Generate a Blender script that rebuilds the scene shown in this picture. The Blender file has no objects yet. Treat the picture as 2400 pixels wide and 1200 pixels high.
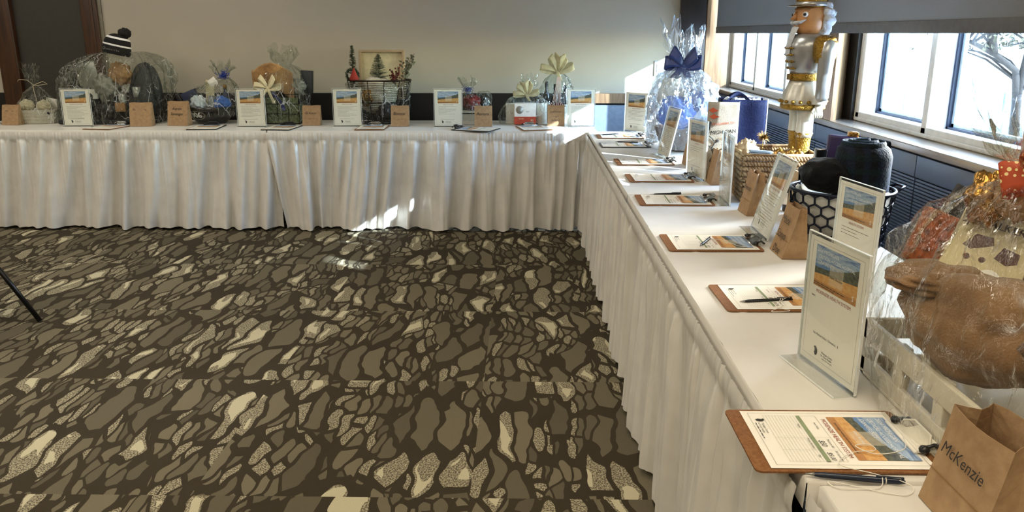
import bpy, bmesh, math, random
from mathutils import Vector, Matrix, noise, Euler
PI=math.pi
scn=bpy.context.scene
col=scn.collection
def R(d): return math.radians(d)
def s2l(c): return c/12.92 if c<=.04045 else ((c+.055)/1.055)**2.4
def hexc(h):
    h=h.lstrip('#'); return tuple(s2l(int(h[i:i+2],16)/255) for i in (0,2,4))+(1,)
# ---------------------------------------------------------------- materials
MATS={}
def newmat(name):
    m=bpy.data.materials.new(name); m.use_nodes=True; nt=m.node_tree; nt.nodes.clear(); MATS[name]=m
    return m,nt
def nd(nt,t,ins=None,**kw):
    n=nt.nodes.new(t)
    for k,v in kw.items(): setattr(n,k,v)
    if ins:
        for k,v in ins.items():
            s=n.inputs[k]
            if isinstance(v,bpy.types.NodeSocket): nt.links.new(v,s)
            else: s.default_value=v
    return n
def math_(nt,op,a,b=0.0,c=None):
    n=nd(nt,'ShaderNodeMath',{0:a,1:b},operation=op)
    if c is not None:
        if isinstance(c,bpy.types.NodeSocket): nt.links.new(c,n.inputs[2])
        else: n.inputs[2].default_value=c
    return n.outputs[0]
def mixc(nt,f,a,b,bt='MIX'):
    n=nt.nodes.new('ShaderNodeMix'); n.data_type='RGBA'; n.blend_type=bt
    for i,v in ((0,f),(6,a),(7,b)):
        if isinstance(v,bpy.types.NodeSocket): nt.links.new(v,n.inputs[i])
        else: n.inputs[i].default_value=v
    return n.outputs[2]
def ramp(nt,f,stops,interp='LINEAR'):
    n=nt.nodes.new('ShaderNodeValToRGB'); nt.links.new(f,n.inputs[0]); cr=n.color_ramp; cr.interpolation=interp
    while len(cr.elements)<len(stops): cr.elements.new(.5)
    for e,(p,c) in zip(cr.elements,stops): e.position=p; e.color=c
    return n.outputs[0]
def finish(nt,bsdf): 
    o=nt.nodes.new('ShaderNodeOutputMaterial'); nt.links.new(bsdf,o.inputs[0])
def mat(name,c,rough=.6,metal=0,var=.06,vscale=30,bump=0,bscale=80,c2=None,spec=None,sheen=0,stretch=None,coat=0,trans=0,detail=3,alpha=1):
    m,nt=newmat(name)
    tc=nd(nt,'ShaderNodeTexCoord').outputs['Object']
    if stretch:
        tc=nd(nt,'ShaderNodeMapping',{'Vector':tc,'Scale':stretch}).outputs[0]
    b=nd(nt,'ShaderNodeBsdfPrincipled',{'Roughness':rough,'Metallic':metal})
    n=nd(nt,'ShaderNodeTexNoise',{'Vector':tc,'Scale':vscale,'Detail':float(detail)})
    a=hexc(c)
    if c2: d=hexc(c2)
    else: d=tuple(x*(1-var*2.5) for x in a[:3])+(1,)
    r=ramp(nt,n.outputs[0],[(.35,a),(.65,d)])
    nt.links.new(r,b.inputs['Base Color'])
    if spec is not None: b.inputs['Specular IOR Level'].default_value=spec
    if sheen: b.inputs['Sheen Weight'].default_value=sheen
    if coat: b.inputs['Coat Weight'].default_value=coat; b.inputs['Coat Roughness'].default_value=.1
    if alpha<1: b.inputs['Alpha'].default_value=alpha
    if trans: b.inputs['Transmission Weight'].default_value=trans
    if bump:
        n2=nd(nt,'ShaderNodeTexNoise',{'Vector':tc,'Scale':bscale,'Detail':4.})
        bp=nd(nt,'ShaderNodeBump',{'Height':n2.outputs[0],'Strength':bump,'Distance':.01})
        nt.links.new(bp.outputs[0],b.inputs['Normal'])
    finish(nt,b.outputs[0]); return m
def film(name,tint,gl,base,bscale=22,bstr=.9,rough=.1,milky=.04,milk='#ffffff'):
    # thin clear wrap: see-through sheet with a Fresnel sheen broken by wrinkles
    m,nt=newmat(name)
    tc=nd(nt,'ShaderNodeTexCoord').outputs['Object']
    mp=nd(nt,'ShaderNodeMapping',{'Vector':tc,'Scale':(1,1,.38)}).outputs[0]
    v=nd(nt,'ShaderNodeTexVoronoi',{'Vector':mp,'Scale':float(bscale)},feature='DISTANCE_TO_EDGE')
    n=nd(nt,'ShaderNodeTexNoise',{'Vector':mp,'Scale':float(bscale)*1.7,'Detail':5.,'Distortion':1.5})
    h=math_(nt,'ADD',math_(nt,'MULTIPLY',v.outputs[0],1.2),n.outputs[0])
    bp=nd(nt,'ShaderNodeBump',{'Height':h,'Strength':bstr,'Distance':.035})
    fr=nd(nt,'ShaderNodeLayerWeight',{'Blend':.5,'Normal':bp.outputs[0]}).outputs['Facing']
    f=math_(nt,'MULTIPLY',math_(nt,'POWER',fr,3.5),gl*.4); f=math_(nt,'ADD',f,base)
    f=nd(nt,'ShaderNodeClamp',{0:f}).outputs[0]
    g=nd(nt,'ShaderNodeBsdfGlossy',{'Color':(1,1,1,1),'Roughness':rough,'Normal':bp.outputs[0]})
    t=nd(nt,'ShaderNodeBsdfTransparent',{'Color':hexc(tint)})
    d=nd(nt,'ShaderNodeBsdfTranslucent',{'Color':hexc(milk)})
    d2=nd(nt,'ShaderNodeBsdfDiffuse',{'Color':hexc(milk)})
    dd=nd(nt,'ShaderNodeMixShader',{0:.5,1:d.outputs[0],2:d2.outputs[0]})
    v2=nd(nt,'ShaderNodeTexVoronoi',{'Vector':nd(nt,'ShaderNodeVectorMath',{0:mp,1:nd(nt,'ShaderNodeVectorMath',{0:nd(nt,'ShaderNodeTexNoise',{'Vector':mp,'Scale':float(bscale)*.5}).outputs['Color'],1:(.09,.09,.09)},operation='MULTIPLY').outputs[0]},operation='ADD').outputs[0],'Scale':float(bscale)*.8},feature='DISTANCE_TO_EDGE')
    cr=nd(nt,'ShaderNodeMapRange',{0:v2.outputs[0],1:.0,2:.030,3:1.,4:0.}).outputs[0]
    cr=math_(nt,'MULTIPLY',cr,nd(nt,'ShaderNodeMapRange',{0:nd(nt,'ShaderNodeTexNoise',{'Vector':mp,'Scale':float(bscale)*.45,'Detail':1.}).outputs[0],1:.50,2:.60,3:0.,4:1.}).outputs[0])
    mk=math_(nt,'ADD',math_(nt,'MULTIPLY',cr,.6),milky)  # crease lines whitened, also painted in as glints on the wrap
    a=nd(nt,'ShaderNodeMixShader',{0:mk,1:t.outputs[0],2:dd.outputs[0]})
    mx=nd(nt,'ShaderNodeMixShader',{0:f,1:a.outputs[0],2:g.outputs[0]})
    finish(nt,mx.outputs[0]); return m
def glassmat(name,tint='#f4fbff',gl=1.0,base=0.,rough=.01):
    m,nt=newmat(name)
    fr=nd(nt,'ShaderNodeLayerWeight',{'Blend':.5}).outputs['Facing']
    f=math_(nt,'ADD',math_(nt,'MULTIPLY',math_(nt,'POWER',fr,5.),gl*.8),base)
    g=nd(nt,'ShaderNodeBsdfGlossy',{'Roughness':rough}); t=nd(nt,'ShaderNodeBsdfTransparent',{'Color':hexc(tint)})
    finish(nt,nd(nt,'ShaderNodeMixShader',{0:f,1:t.outputs[0],2:g.outputs[0]}).outputs[0]); return m
def plaid(name,a,b,c,sc,fuzz=.3):
    m,nt=newmat(name)
    tc=nd(nt,'ShaderNodeTexCoord').outputs['Object']
    w1=nd(nt,'ShaderNodeTexWave',{'Vector':tc,'Scale':sc},bands_direction='X').outputs['Fac']
    w2=nd(nt,'ShaderNodeTexWave',{'Vector':tc,'Scale':sc},bands_direction='Z').outputs['Fac']
    f1=math_(nt,'GREATER_THAN',w1,.6); f2=math_(nt,'GREATER_THAN',w2,.6)
    c1=mixc(nt,f1,hexc(a),hexc(b)); c2=mixc(nt,math_(nt,'MULTIPLY',f2,.6),c1,hexc(c))
    b_=nd(nt,'ShaderNodeBsdfPrincipled',{'Base Color':c2,'Specular IOR Level':.15,'Roughness':.75,'Sheen Weight':.12,'Sheen Tint':(.4,.6,1,1)})
    n=nd(nt,'ShaderNodeTexNoise',{'Vector':tc,'Scale':120.,'Detail':4.})
    bp=nd(nt,'ShaderNodeBump',{'Height':n.outputs[0],'Strength':fuzz,'Distance':.01}); nt.links.new(bp.outputs[0],b_.inputs['Normal'])
    finish(nt,b_.outputs[0]); return m
def polkamat():
    m,nt=newmat('polka_red')
    tc=nd(nt,'ShaderNodeTexCoord').outputs['Object']
    v=nd(nt,'ShaderNodeTexVoronoi',{'Vector':tc,'Scale':85.,'Randomness':.35}).outputs['Distance']
    c=mixc(nt,math_(nt,'LESS_THAN',v,.30),hexc('#b04420'),hexc('#ecd79c'))
    finish(nt,nd(nt,'ShaderNodeBsdfPrincipled',{'Base Color':c,'Roughness':.6}).outputs[0])
polkamat()
def woodmat(name,c1,c2,rough=.4,scale=(14,14,1.2)):
    m,nt=newmat(name)
    tc=nd(nt,'ShaderNodeTexCoord').outputs['Object']
    mp=nd(nt,'ShaderNodeMapping',{'Vector':tc,'Scale':scale}).outputs[0]
    n=nd(nt,'ShaderNodeTexNoise',{'Vector':mp,'Scale':3.,'Detail':6.,'Distortion':.6})
    r=ramp(nt,n.outputs[0],[(.3,hexc(c1)),(.7,hexc(c2))])
    b=nd(nt,'ShaderNodeBsdfPrincipled',{'Base Color':r,'Roughness':rough})
    finish(nt,b.outputs[0]); return m
def carpetmat():
    m,nt=newmat('carpet')
    tc=nd(nt,'ShaderNodeTexCoord').outputs['Object']
    sp=nd(nt,'ShaderNodeSeparateXYZ',{0:tc}); X,Y=sp.outputs[0],sp.outputs[1]
    tx=math_(nt,'FLOOR',math_(nt,'DIVIDE',math_(nt,'ADD',X,.18),.92)); ty=math_(nt,'FLOOR',math_(nt,'DIVIDE',math_(nt,'ADD',Y,.42),.92))
    tid=nd(nt,'ShaderNodeCombineXYZ',{0:tx,1:ty})
    wn=nd(nt,'ShaderNodeTexWhiteNoise',{'Vector':tid.outputs[0]},noise_dimensions='3D').outputs['Color']
    off=nd(nt,'ShaderNodeVectorMath',{0:wn,1:(30,30,0)},operation='MULTIPLY').outputs[0]
    # local lean of the stones
    nl=nd(nt,'ShaderNodeTexNoise',{'Vector':tc,'Scale':1.1,'Detail':2.}).outputs['Color']
    wv=nd(nt,'ShaderNodeVectorMath',{0:nl,1:(.5,.5,.5)},operation='SUBTRACT').outputs[0]
    wv=nd(nt,'ShaderNodeVectorMath',{0:wv,1:(.25,.3,0)},operation='MULTIPLY').outputs[0]
    base=nd(nt,'ShaderNodeVectorMath',{0:tc,1:wv},operation='ADD').outputs[0]
    nf=nd(nt,'ShaderNodeTexNoise',{'Vector':tc,'Scale':7.,'Detail':1.}).outputs['Color']
    nf=nd(nt,'ShaderNodeVectorMath',{0:nf,1:(.5,.5,.5)},operation='SUBTRACT').outputs[0]
    nf=nd(nt,'ShaderNodeVectorMath',{0:nf,1:(.06,.13,0)},operation='MULTIPLY').outputs[0]
    base=nd(nt,'ShaderNodeVectorMath',{0:base,1:nf},operation='ADD').outputs[0]
    def cells(sx,sy):
        q=nd(nt,'ShaderNodeVectorMath',{0:base,1:(sx,sy,1)},operation='MULTIPLY').outputs[0]
        q=nd(nt,'ShaderNodeVectorMath',{0:q,1:off},operation='ADD').outputs[0]
        e=nd(nt,'ShaderNodeTexVoronoi',{'Vector':q,'Scale':1.},feature='DISTANCE_TO_EDGE',voronoi_dimensions='2D').outputs['Distance']
        vv=nd(nt,'ShaderNodeTexVoronoi',{'Vector':q,'Scale':1.},feature='F1',voronoi_dimensions='2D')
        s=nd(nt,'ShaderNodeSeparateColor',{0:vv.outputs['Color']})
        return e,s.outputs[0],s.outputs[1],s.outputs[2],q,vv.outputs['Distance']
    e1,r1,g1,b1,q1,d1=cells(11.2,2.7)
    e2,r2,g2,b2,q2,d2=cells(21.,6.2)
    fine=math_(nt,'GREATER_THAN',g1,.58)              # this big cell is broken up into small stones
    e2w=math_(nt,'MULTIPLY',e2,.55)
    th1=math_(nt,'ADD',.06,math_(nt,'MULTIPLY',b1,.09))
    m1=math_(nt,'MULTIPLY',math_(nt,'GREATER_THAN',e1,th1),math_(nt,'SUBTRACT',1.,fine))
    m2=math_(nt,'MULTIPLY',math_(nt,'GREATER_THAN',e2,math_(nt,'ADD',.06,math_(nt,'MULTIPLY',b2,.1))),fine)
    rr=math_(nt,'ADD',math_(nt,'MULTIPLY',r1,math_(nt,'SUBTRACT',1.,fine)),math_(nt,'MULTIPLY',math_(nt,'MULTIPLY',r2,.8),fine))
    m1=math_(nt,'MULTIPLY',m1,math_(nt,'LESS_THAN',d1,.56)); m2=math_(nt,'MULTIPLY',m2,math_(nt,'LESS_THAN',d2,.54))
    stone=math_(nt,'MAXIMUM',m1,m2)
    sp1=nd(nt,'ShaderNodeTexNoise',{'Vector':tc,'Scale':170.,'Detail':1.}).outputs[0]
    spk=math_(nt,'GREATER_THAN',sp1,.50)
    light=math_(nt,'GREATER_THAN',rr,.57)
    midc=mixc(nt,nd(nt,'ShaderNodeClamp',{0:math_(nt,'MULTIPLY',rr,2.2)}).outputs[0],hexc('#5e5747'),hexc('#7b725d'))
    lightc=mixc(nt,spk,hexc('#b3a98c'),hexc('#686050'))
    inner=math_(nt,'MULTIPLY',math_(nt,'GREATER_THAN',e1,.21),math_(nt,'GREATER_THAN',nd(nt,'ShaderNodeTexNoise',{'Vector':q1,'Scale':1.6,'Detail':0.}).outputs[0],.5))
    inner=math_(nt,'MULTIPLY',inner,math_(nt,'SUBTRACT',1.,fine))
    lightc=mixc(nt,inner,lightc,hexc('#cdc3a3'))
    sc=mixc(nt,light,midc,lightc)
    darkc=mixc(nt,nd(nt,'ShaderNodeTexNoise',{'Vector':tc,'Scale':2.,'Detail':2.}).outputs[0],hexc('#393227'),hexc('#473f31'))
    cc=mixc(nt,stone,darkc,sc)
    grain=nd(nt,'ShaderNodeTexNoise',{'Vector':tc,'Scale':420.,'Detail':2.}).outputs[0]
    cc=mixc(nt,math_(nt,'MULTIPLY',grain,.3),cc,hexc('#2a241a'))
    b=nd(nt,'ShaderNodeBsdfPrincipled',{'Base Color':cc,'Roughness':.95,'Specular IOR Level':.1})
    hh=math_(nt,'ADD',math_(nt,'MULTIPLY',stone,.5),math_(nt,'ADD',grain,math_(nt,'MULTIPLY',sp1,light)))
    bp=nd(nt,'ShaderNodeBump',{'Height':hh,'Strength':.5,'Distance':.004}); nt.links.new(bp.outputs[0],b.inputs['Normal'])
    finish(nt,b.outputs[0]); return m
def photomat():
    # printed lake-shore picture: sky, bluff, sand (UV 0..1)
    m,nt=newmat('print_photo')
    uv=nd(nt,'ShaderNodeTexCoord').outputs['UV']
    sp=nd(nt,'ShaderNodeSeparateXYZ',{0:uv}); u,v=sp.outputs[0],sp.outputs[1]
    n=nd(nt,'ShaderNodeTexNoise',{'Vector':nd(nt,'ShaderNodeMapping',{'Vector':uv,'Scale':(2,7,1)}).outputs[0],'Scale':2.,'Detail':5.}).outputs[0]
    n2=nd(nt,'ShaderNodeTexNoise',{'Vector':uv,'Scale':14.,'Detail':6.}).outputs[0]
    sky=ramp(nt,math_(nt,'ADD',math_(nt,'MULTIPLY',v,.4),math_(nt,'MULTIPLY',n,.6)),[(.3,hexc('#8fa6c0')),(.5,hexc('#5f84b4')),(.62,hexc('#a9bccf')),(.8,hexc('#3f63a0'))])
    hill=ramp(nt,n2,[(.35,hexc('#39423c')),(.6,hexc('#66685a'))])
    hz=math_(nt,'ADD',math_(nt,'MULTIPLY',math_(nt,'POWER',u,2.),.36),.42)
    hz=math_(nt,'ADD',hz,math_(nt,'MULTIPLY',n2,.08))
    lz=math_(nt,'ADD',.30,math_(nt,'MULTIPLY',u,.16))
    sand=ramp(nt,n2,[(.3,hexc('#c98d4a')),(.6,hexc('#d8ab6e'))])
    c=mixc(nt,math_(nt,'LESS_THAN',v,hz),sky,hill)
    c=mixc(nt,math_(nt,'LESS_THAN',v,lz),c,sand)
    c=mixc(nt,math_(nt,'MULTIPLY',math_(nt,'LESS_THAN',v,.14),.55),c,hexc('#9a5f3a'))
    # paler box around the words
    bx=math_(nt,'MULTIPLY',math_(nt,'LESS_THAN',math_(nt,'ABSOLUTE',math_(nt,'SUBTRACT',u,.52)),.16),math_(nt,'LESS_THAN',math_(nt,'ABSOLUTE',math_(nt,'SUBTRACT',v,.42)),.24))
    c=mixc(nt,math_(nt,'MULTIPLY',bx,.35),c,hexc('#e4d9c0'))
    b=nd(nt,'ShaderNodeBsdfPrincipled',{'Base Color':c,'Roughness':.45}); finish(nt,b.outputs[0]); return m
mat('white_cloth','#d8d3c9',.42,var=.03,vscale=6,spec=.5,sheen=.1)
mat('skirt_satin','#dcd8d0',.30,var=.04,vscale=9,bump=.18,bscale=22,spec=.7,sheen=.1)
mat('wall_paint','#b3ab9a',.75,var=.015,vscale=3,bump=.05,bscale=300)
mat('ceiling_paint','#d8d4c8',.9); mat('dark_wainscot_and_shade','#0f0b09',.45,var=.1)
woodmat('walnut_dark','#2a1608','#4a2a12',.4); woodmat('walnut_shaded','#120a06','#1e110a',.45); woodmat('walnut','#6d523a','#94785a',.42)
mat('door_grey','#35312a',.55); mat('metal_corner','#8a8578',.4,.6)
mat('slate_metal','#4e5b70',.42,var=.04,vscale=4,metal=.2); mat('slate_sunlit','#7f8c9c',.45); mat('black_gap','#08090b',.8)
woodmat('ledge_wood','#6f665c','#857b6e',.22,(14,1.2,14))
mat('frame_paint','#bdb9b0',.45); mat('frame_lit','#eceef0',.5); mat('gasket','#1c2a44',.5); mat('sash_light','#c5dbe8',.35,.3)
glassmat('pane_glass')
carpetmat(); photomat()
def shademat():
    m,nt=newmat('shade_fabric')
    tc=nd(nt,'ShaderNodeTexCoord').outputs['Object']
    n=nd(nt,'ShaderNodeTexNoise',{'Vector':tc,'Scale':300.,'Detail':2.}).outputs[0]
    c=ramp(nt,n,[(.3,hexc('#77797d')),(.7,hexc('#86888c'))])
    d=nd(nt,'ShaderNodeBsdfDiffuse',{'Color':c}); t=nd(nt,'ShaderNodeBsdfTranslucent',{'Color':hexc('#6a7076')}); tr=nd(nt,'ShaderNodeBsdfTransparent')
    a=nd(nt,'ShaderNodeMixShader',{0:.16,1:d.outputs[0],2:t.outputs[0]})
    finish(nt,nd(nt,'ShaderNodeMixShader',{0:.018,1:a.outputs[0],2:tr.outputs[0]}).outputs[0])
shademat(); mat('shade_hem','#5b5c5f',.8)
mat('kraft','#a1835f',.8,var=.05,vscale=40,bump=.2,bscale=60,c2='#937453'); mat('kraft_inside','#8a683e',.85)
mat('marker','#1d1a18',.6); mat('paper','#efeade',.6,var=.01); mat('print_grey','#6a655c',.7); mat('print_black','#33302c',.7)  # the grey print tone is one even colour, unused by any mesh
mat('print_red','#a04a34',.7); mat('print_green','#8d9a76',.7); mat('print_white','#f4f4f2',.6); mat('print_line','#9c988c',.7)
mat('hardboard','#8a5d34',.55,var=.12,vscale=180,c2='#74481f'); mat('black_plastic','#0d0d10',.35); mat('navy_plastic','#101c33',.3)
mat('steel','#c9c9c6',.22,1); mat('string_white','#e8e3d6',.8); mat('brass','#b89048',.3,1)
glassmat('acrylic','#fbfcfb',1.3,.015,.02)
mat('acrylic_edge','#e9ece8',.3)
film('cellophane','#eef1ee',1.9,.02,17,1.,.04,.004)
film('cellophane_cool','#eef4fa',2.4,.07,16,1.,.05,.09,'#eaf3ff')
film('cellophane_clear','#f6f6f2',1.9,.035,9,.9,.05,.006)
mat('white_wood','#d9d2c2',.6,var=.06,vscale=20,stretch=(1,1,6)); mat('towel_cream','#dbcfae',.95,var=.06,vscale=60,bump=.8,bscale=90,sheen=.3)
mat('knit_black','#0b0b0e',.9,bump=.6,bscale=200); mat('knit_white','#e8e8e8',.9); mat('pompom','#2c2b29',.95,var=.4,vscale=120,bump=1,bscale=150)
mat('black_fabric','#15161a',.7,bump=.4,bscale=60); mat('charcoal_fabric','#2b2d30',.65,bump=.4,bscale=40)
mat('silver_plastic','#9a9a94',.3,.5); mat('tan_paper','#a98050',.6,var=.1,bump=.5,bscale=30); mat('gold_foil','#b98d49',.25,.9,bump=.5,bscale=40)
mat('grey_wrap','#8d8b82',.4,.2); mat('black_gloss','#0c0b0b',.22,coat=.5); mat('navy_box','#1c2748',.45); mat('navy_ribbon','#182a6e',.35,sheen=.3)
mat('clear_plastic','#b9c2c4',.15,trans=.6); mat('orange_candy','#b5602e',.5,var=.3,vscale=60); mat('white_card','#e4e1d8',.55)
mat('moss','#7d8463',.9,var=.3,vscale=70,c2='#4f5a38',bump=1,bscale=90); mat('cream_ribbon','#dccfa9',.55,var=.05); mat('dark_wire','#231a14',.4,.7)
mat('evergreen','#3c4a35',.8,var=.2); mat('pale_green','#6d705a',.8,var=.2); mat('berry','#5a1c16',.35); mat('twig','#4b3626',.8); mat('white_fleece','#ded6c3',.95,bump=.8,bscale=100)
mat('blue_ribbon','#1f3c9a',.35); mat('red_print','#b3432a',.5); mat('gold_tulle','#c9be92',.5,var=.1,alpha=.6); mat('wine_black','#101215',.15,coat=.6)
mat('pink_string','#d9b9a8',.7); mat('blue_satin','#16306f',.35,sheen=.3); mat('blue_tissue','#3f6fc4',.7,bump=.6,bscale=20); mat('white_tissue','#d8dfe6',.8,bump=.6,bscale=20)
mat('brown_basket','#5a3f2b',.7,bump=.6,bscale=60); mat('wicker','#9c7f57',.7,var=.15,vscale=50,c2='#75583a'); mat('pale_wood','#a99373',.6,stretch=(1,1,5)); mat('bag_canvas','#a79c8b',.8,bump=.3,bscale=300); mat('navy_canvas','#081030',.7,spec=.2,bump=.2,bscale=90)
mat('orange_print','#c0502a',.6); mat('nut_silver','#b6b8b9',.28,.6,var=.08,vscale=12); mat('nut_gold','#a98438',.3,.9,var=.2,vscale=160,bump=.6,bscale=220)
mat('nut_skin','#bf8a57',.4); mat('nut_pearl','#cdcabe',.3,.25); mat('fur_white','#c3c8d0',.85,bump=1,bscale=50); mat('eye_white','#f0f0ee',.3); mat('eye_black','#0e1220',.2)
mat('soft_pink','#d9b8a6',.5); plaid('plaid_dark','#05070c','#0a1222','#081a1a',7.,.5); mat('dark_throw','#050507',.85,spec=.15,bump=.6,bscale=40,sheen=.05)
mat('hex_metal','#0e1528',.35,.5); mat('pale_filler','#b9b7ae',.8,bump=.5,bscale=30); mat('purple_bag','#2a1d4a',.4); mat('red_bag','#a53d34',.5,var=.3,vscale=40,c2='#3a1c3c')
mat('crate_white','#d4cdbd',.6,var=.03); mat('tan_plush','#876745',.95,var=.08,vscale=9,bump=.35,bscale=260,sheen=.3,c2='#6f5236'); mat('brown_fur','#6b4a2c',.95,var=.2,vscale=30,bump=1,bscale=90,sheen=.4)
mat('olive_black','#20221f',.5,bump=.4,bscale=50); mat('cream_print','#cfc39c',.55); mat('brown_print','#4a2012',.5); mat('pattern_red','#7a2016',.5,var=.3,vscale=40)
mat('polka_dot','#f0dca0',.6); film('iridescent','#dfeaf5',3.,.12,30,1.,.12,.2,'#dff0ff')
mat('building_white','#a9b4b8',.7); mat('building_window','#7b8a98',.2); mat('siding_line','#6d7680',.6); mat('pavement','#cfd3d2',.9); mat('bark','#2b2520',.9,bump=.8,bscale=30); mat('leaf_dry','#4a4530',.8,var=.3,vscale=8)
mat('chair_black','#0b0b0c',.35,.3); mat('switch_white','#cfd4d6',.4); mat('tabletop_laminate','#8b8578',.5); mat('lamp_diffuser','#f4ead0',.5)
mat('blue_grey_card','#9fb0bf',.6); mat('felt_red','#8d2a1f',.9)
# ---------------------------------------------------------------- mesh building
_txt={}
def textmesh(s,shear=0.):
    k=(s,shear)
    if k not in _txt:
        cu=bpy.data.curves.new('t','FONT'); cu.body=s; cu.size=1; cu.resolution_u=2; cu.align_x='CENTER'; cu.align_y='CENTER'; cu.shear=shear
        o=bpy.data.objects.new('t',cu); col.objects.link(o); bpy.context.view_layer.update()
        me=bpy.data.meshes.new_from_object(o)
        V=[tuple(v.co) for v in me.vertices]; F=[tuple(p.vertices) for p in me.polygons]
        bpy.data.objects.remove(o); bpy.data.curves.remove(cu); bpy.data.meshes.remove(me)
        _txt[k]=(V,F)
    return _txt[k]
class MB:
    def __init__(s): s.v=[];s.f=[];s.m=[];s.sm=[];s.uv={}
    def add(s,V,F,mi=0,smooth=False,M=None):
        b=len(s.v)
        s.v+= [tuple(M@Vector(v)) if M else tuple(v) for v in V]
        for f in F: s.f.append(tuple(i+b for i in f)); s.m.append(mi); s.sm.append(smooth)
        return s
    def box(s,x0,x1,y0,y1,z0,z1,mi=0,M=None):
        V=[(x,y,z) for z in (z0,z1) for y in (y0,y1) for x in (x0,x1)]
        return s.add(V,[(0,2,3,1),(4,5,7,6),(0,1,5,4),(1,3,7,5),(3,2,6,7),(2,0,4,6)],mi,False,M)
    def bbox(s,x0,x1,y0,y1,z0,z1,r=.003,mi=0,M=None):   # box with bevelled edges
        bm=bmesh.new(); bmesh.ops.create_cube(bm,size=1)
        for v in bm.verts: v.co=((x0+x1)/2+v.co.x*(x1-x0),(y0+y1)/2+v.co.y*(y1-y0),(z0+z1)/2+v.co.z*(z1-z0))
        bmesh.ops.bevel(bm,geom=bm.edges[:],offset=min(r,abs(x1-x0)*.45,abs(y1-y0)*.45,abs(z1-z0)*.45),segments=2,affect='EDGES',profile=.6)
        bm.verts.index_update()
        V=[tuple(v.co) for v in bm.verts]; F=[tuple(v.index for v in f.verts) for f in bm.faces]; bm.free()
        return s.add(V,F,mi,True,M)
    def prism(s,poly,z0,z1,mi=0,M=None,smooth=False):
        n=len(poly); V=[(x,y,z0) for x,y in poly]+[(x,y,z1) for x,y in poly]
        F=[tuple(range(n-1,-1,-1)),tuple(range(n,2*n))]+[(i,(i+1)%n,n+(i+1)%n,n+i) for i in range(n)]
        return s.add(V,F,mi,smooth,M)
    def lathe(s,prof,n=24,mi=0,M=None,smooth=True,sx=1,sy=1,fn=None,cap=True):
        V=[];F=[]
        for j,(r,z) in enumerate(prof):
            for i in range(n):
                a=2*PI*i/n; rr=r*(fn(a,z) if fn else 1); V.append((rr*math.cos(a)*sx,rr*math.sin(a)*sy,z))
        for j in range(len(prof)-1):
            for i in range(n): F.append((j*n+i,j*n+(i+1)%n,(j+1)*n+(i+1)%n,(j+1)*n+i))
        if cap:
            F.append(tuple(range(n-1,-1,-1))); F.append(tuple((len(prof)-1)*n+i for i in range(n)))
        return s.add(V,F,mi,smooth,M)
    def sphere(s,c,r,n=12,mi=0,sc=(1,1,1),fn=None,M=None):
        pr=[]; V=[];F=[]
        m=max(6,n//2+2)
        for j in range(m+1):
            t=PI*j/m
            for i in range(n):
                a=2*PI*i/n; d=Vector((math.sin(t)*math.cos(a),math.sin(t)*math.sin(a),math.cos(t)))
                k=r*(fn(d) if fn else 1); V.append((c[0]+d.x*k*sc[0],c[1]+d.y*k*sc[1],c[2]+d.z*k*sc[2]))
        for j in range(m):
            for i in range(n): F.append((j*n+i,(j+1)*n+i,(j+1)*n+(i+1)%n,j*n+(i+1)%n))
        return s.add(V,F,mi,True,M)
    def tube(s,path,r,n=8,mi=0,M=None,closed=False):
        P=[Vector(p) for p in path]; V=[];F=[]; L=len(P)
        rs=r if isinstance(r,(list,tuple)) else [r]*L
        up=Vector((0,0,1)); prev=None
        for i,p in enumerate(P):
            a=P[(i-1)%L] if (closed or i>0) else p; b=P[(i+1)%L] if (closed or i<L-1) else p
            t=(b-a); t=t.normalized() if t.length>1e-9 else Vector((0,0,1))
            if prev is None: x=t.orthogonal().normalized()
            else:
                x=prev-t*prev.dot(t); x=x.normalized() if x.length>1e-6 else t.orthogonal().normalized()
            prev=x; y=t.cross(x)
            for k in range(n):
                an=2*PI*k/n; V.append(tuple(p+x*math.cos(an)*rs[i]+y*math.sin(an)*rs[i]))
        for i in range(L if closed else L-1):
            j=(i+1)%L
            for k in range(n): F.append((i*n+k,i*n+(k+1)%n,j*n+(k+1)%n,j*n+k))
        if not closed: F.append(tuple(range(n-1,-1,-1))); F.append(tuple((L-1)*n+k for k in range(n)))
        return s.add(V,F,mi,True,M)
    def grid(s,fn,nu,nv,mi=0,smooth=True,M=None,closeu=False):
        V=[fn(i/(nu if closeu else nu-1),j/(nv-1)) for j in range(nv) for i in range(nu)]
        F=[]
        for j in range(nv-1):
            for i in range(nu if closeu else nu-1):
                k=(i+1)%nu; F.append((j*nu+i,j*nu+k,(j+1)*nu+k,(j+1)*nu+i))
        return s.add(V,F,mi,smooth,M)
    def text(s,t,size,M,mi=0,shear=0.):
        V,F=textmesh(t,shear); return s.add([(x*size,y*size,0) for x,y,z in V],F,mi,False,M)
    def quaduv(s,V,mi=0):
        b=len(s.v); s.v+=V; s.f.append((b,b+1,b+2,b+3)); s.m.append(mi); s.sm.append(False); s.uv[len(s.f)-1]=[(0,0),(1,0),(1,1),(0,1)]
        return s
    def build(s,name,mats,parent=None,loc=None,mod=None):
        me=bpy.data.meshes.new(name); me.from_pydata(s.v,[],s.f)
        if isinstance(mats,str): mats=[mats]
        for m in mats: me.materials.append(MATS[m])
        me.polygons.foreach_set('material_index',s.m); me.polygons.foreach_set('use_smooth',s.sm)
        if s.uv:
            l=me.uv_layers.new(name='UVMap')
            for fi,u in s.uv.items():
                for k,li in enumerate(me.polygons[fi].loop_indices): l.data[li].uv=u[k]
        me.update()
        o=bpy.data.objects.new(name,me); col.objects.link(o)
        if parent: o.parent=parent
        if loc: o.location=loc
        if mod:
            md=o.modifiers.new('thick','SOLIDIFY'); md.thickness=mod; md.offset=0
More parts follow.
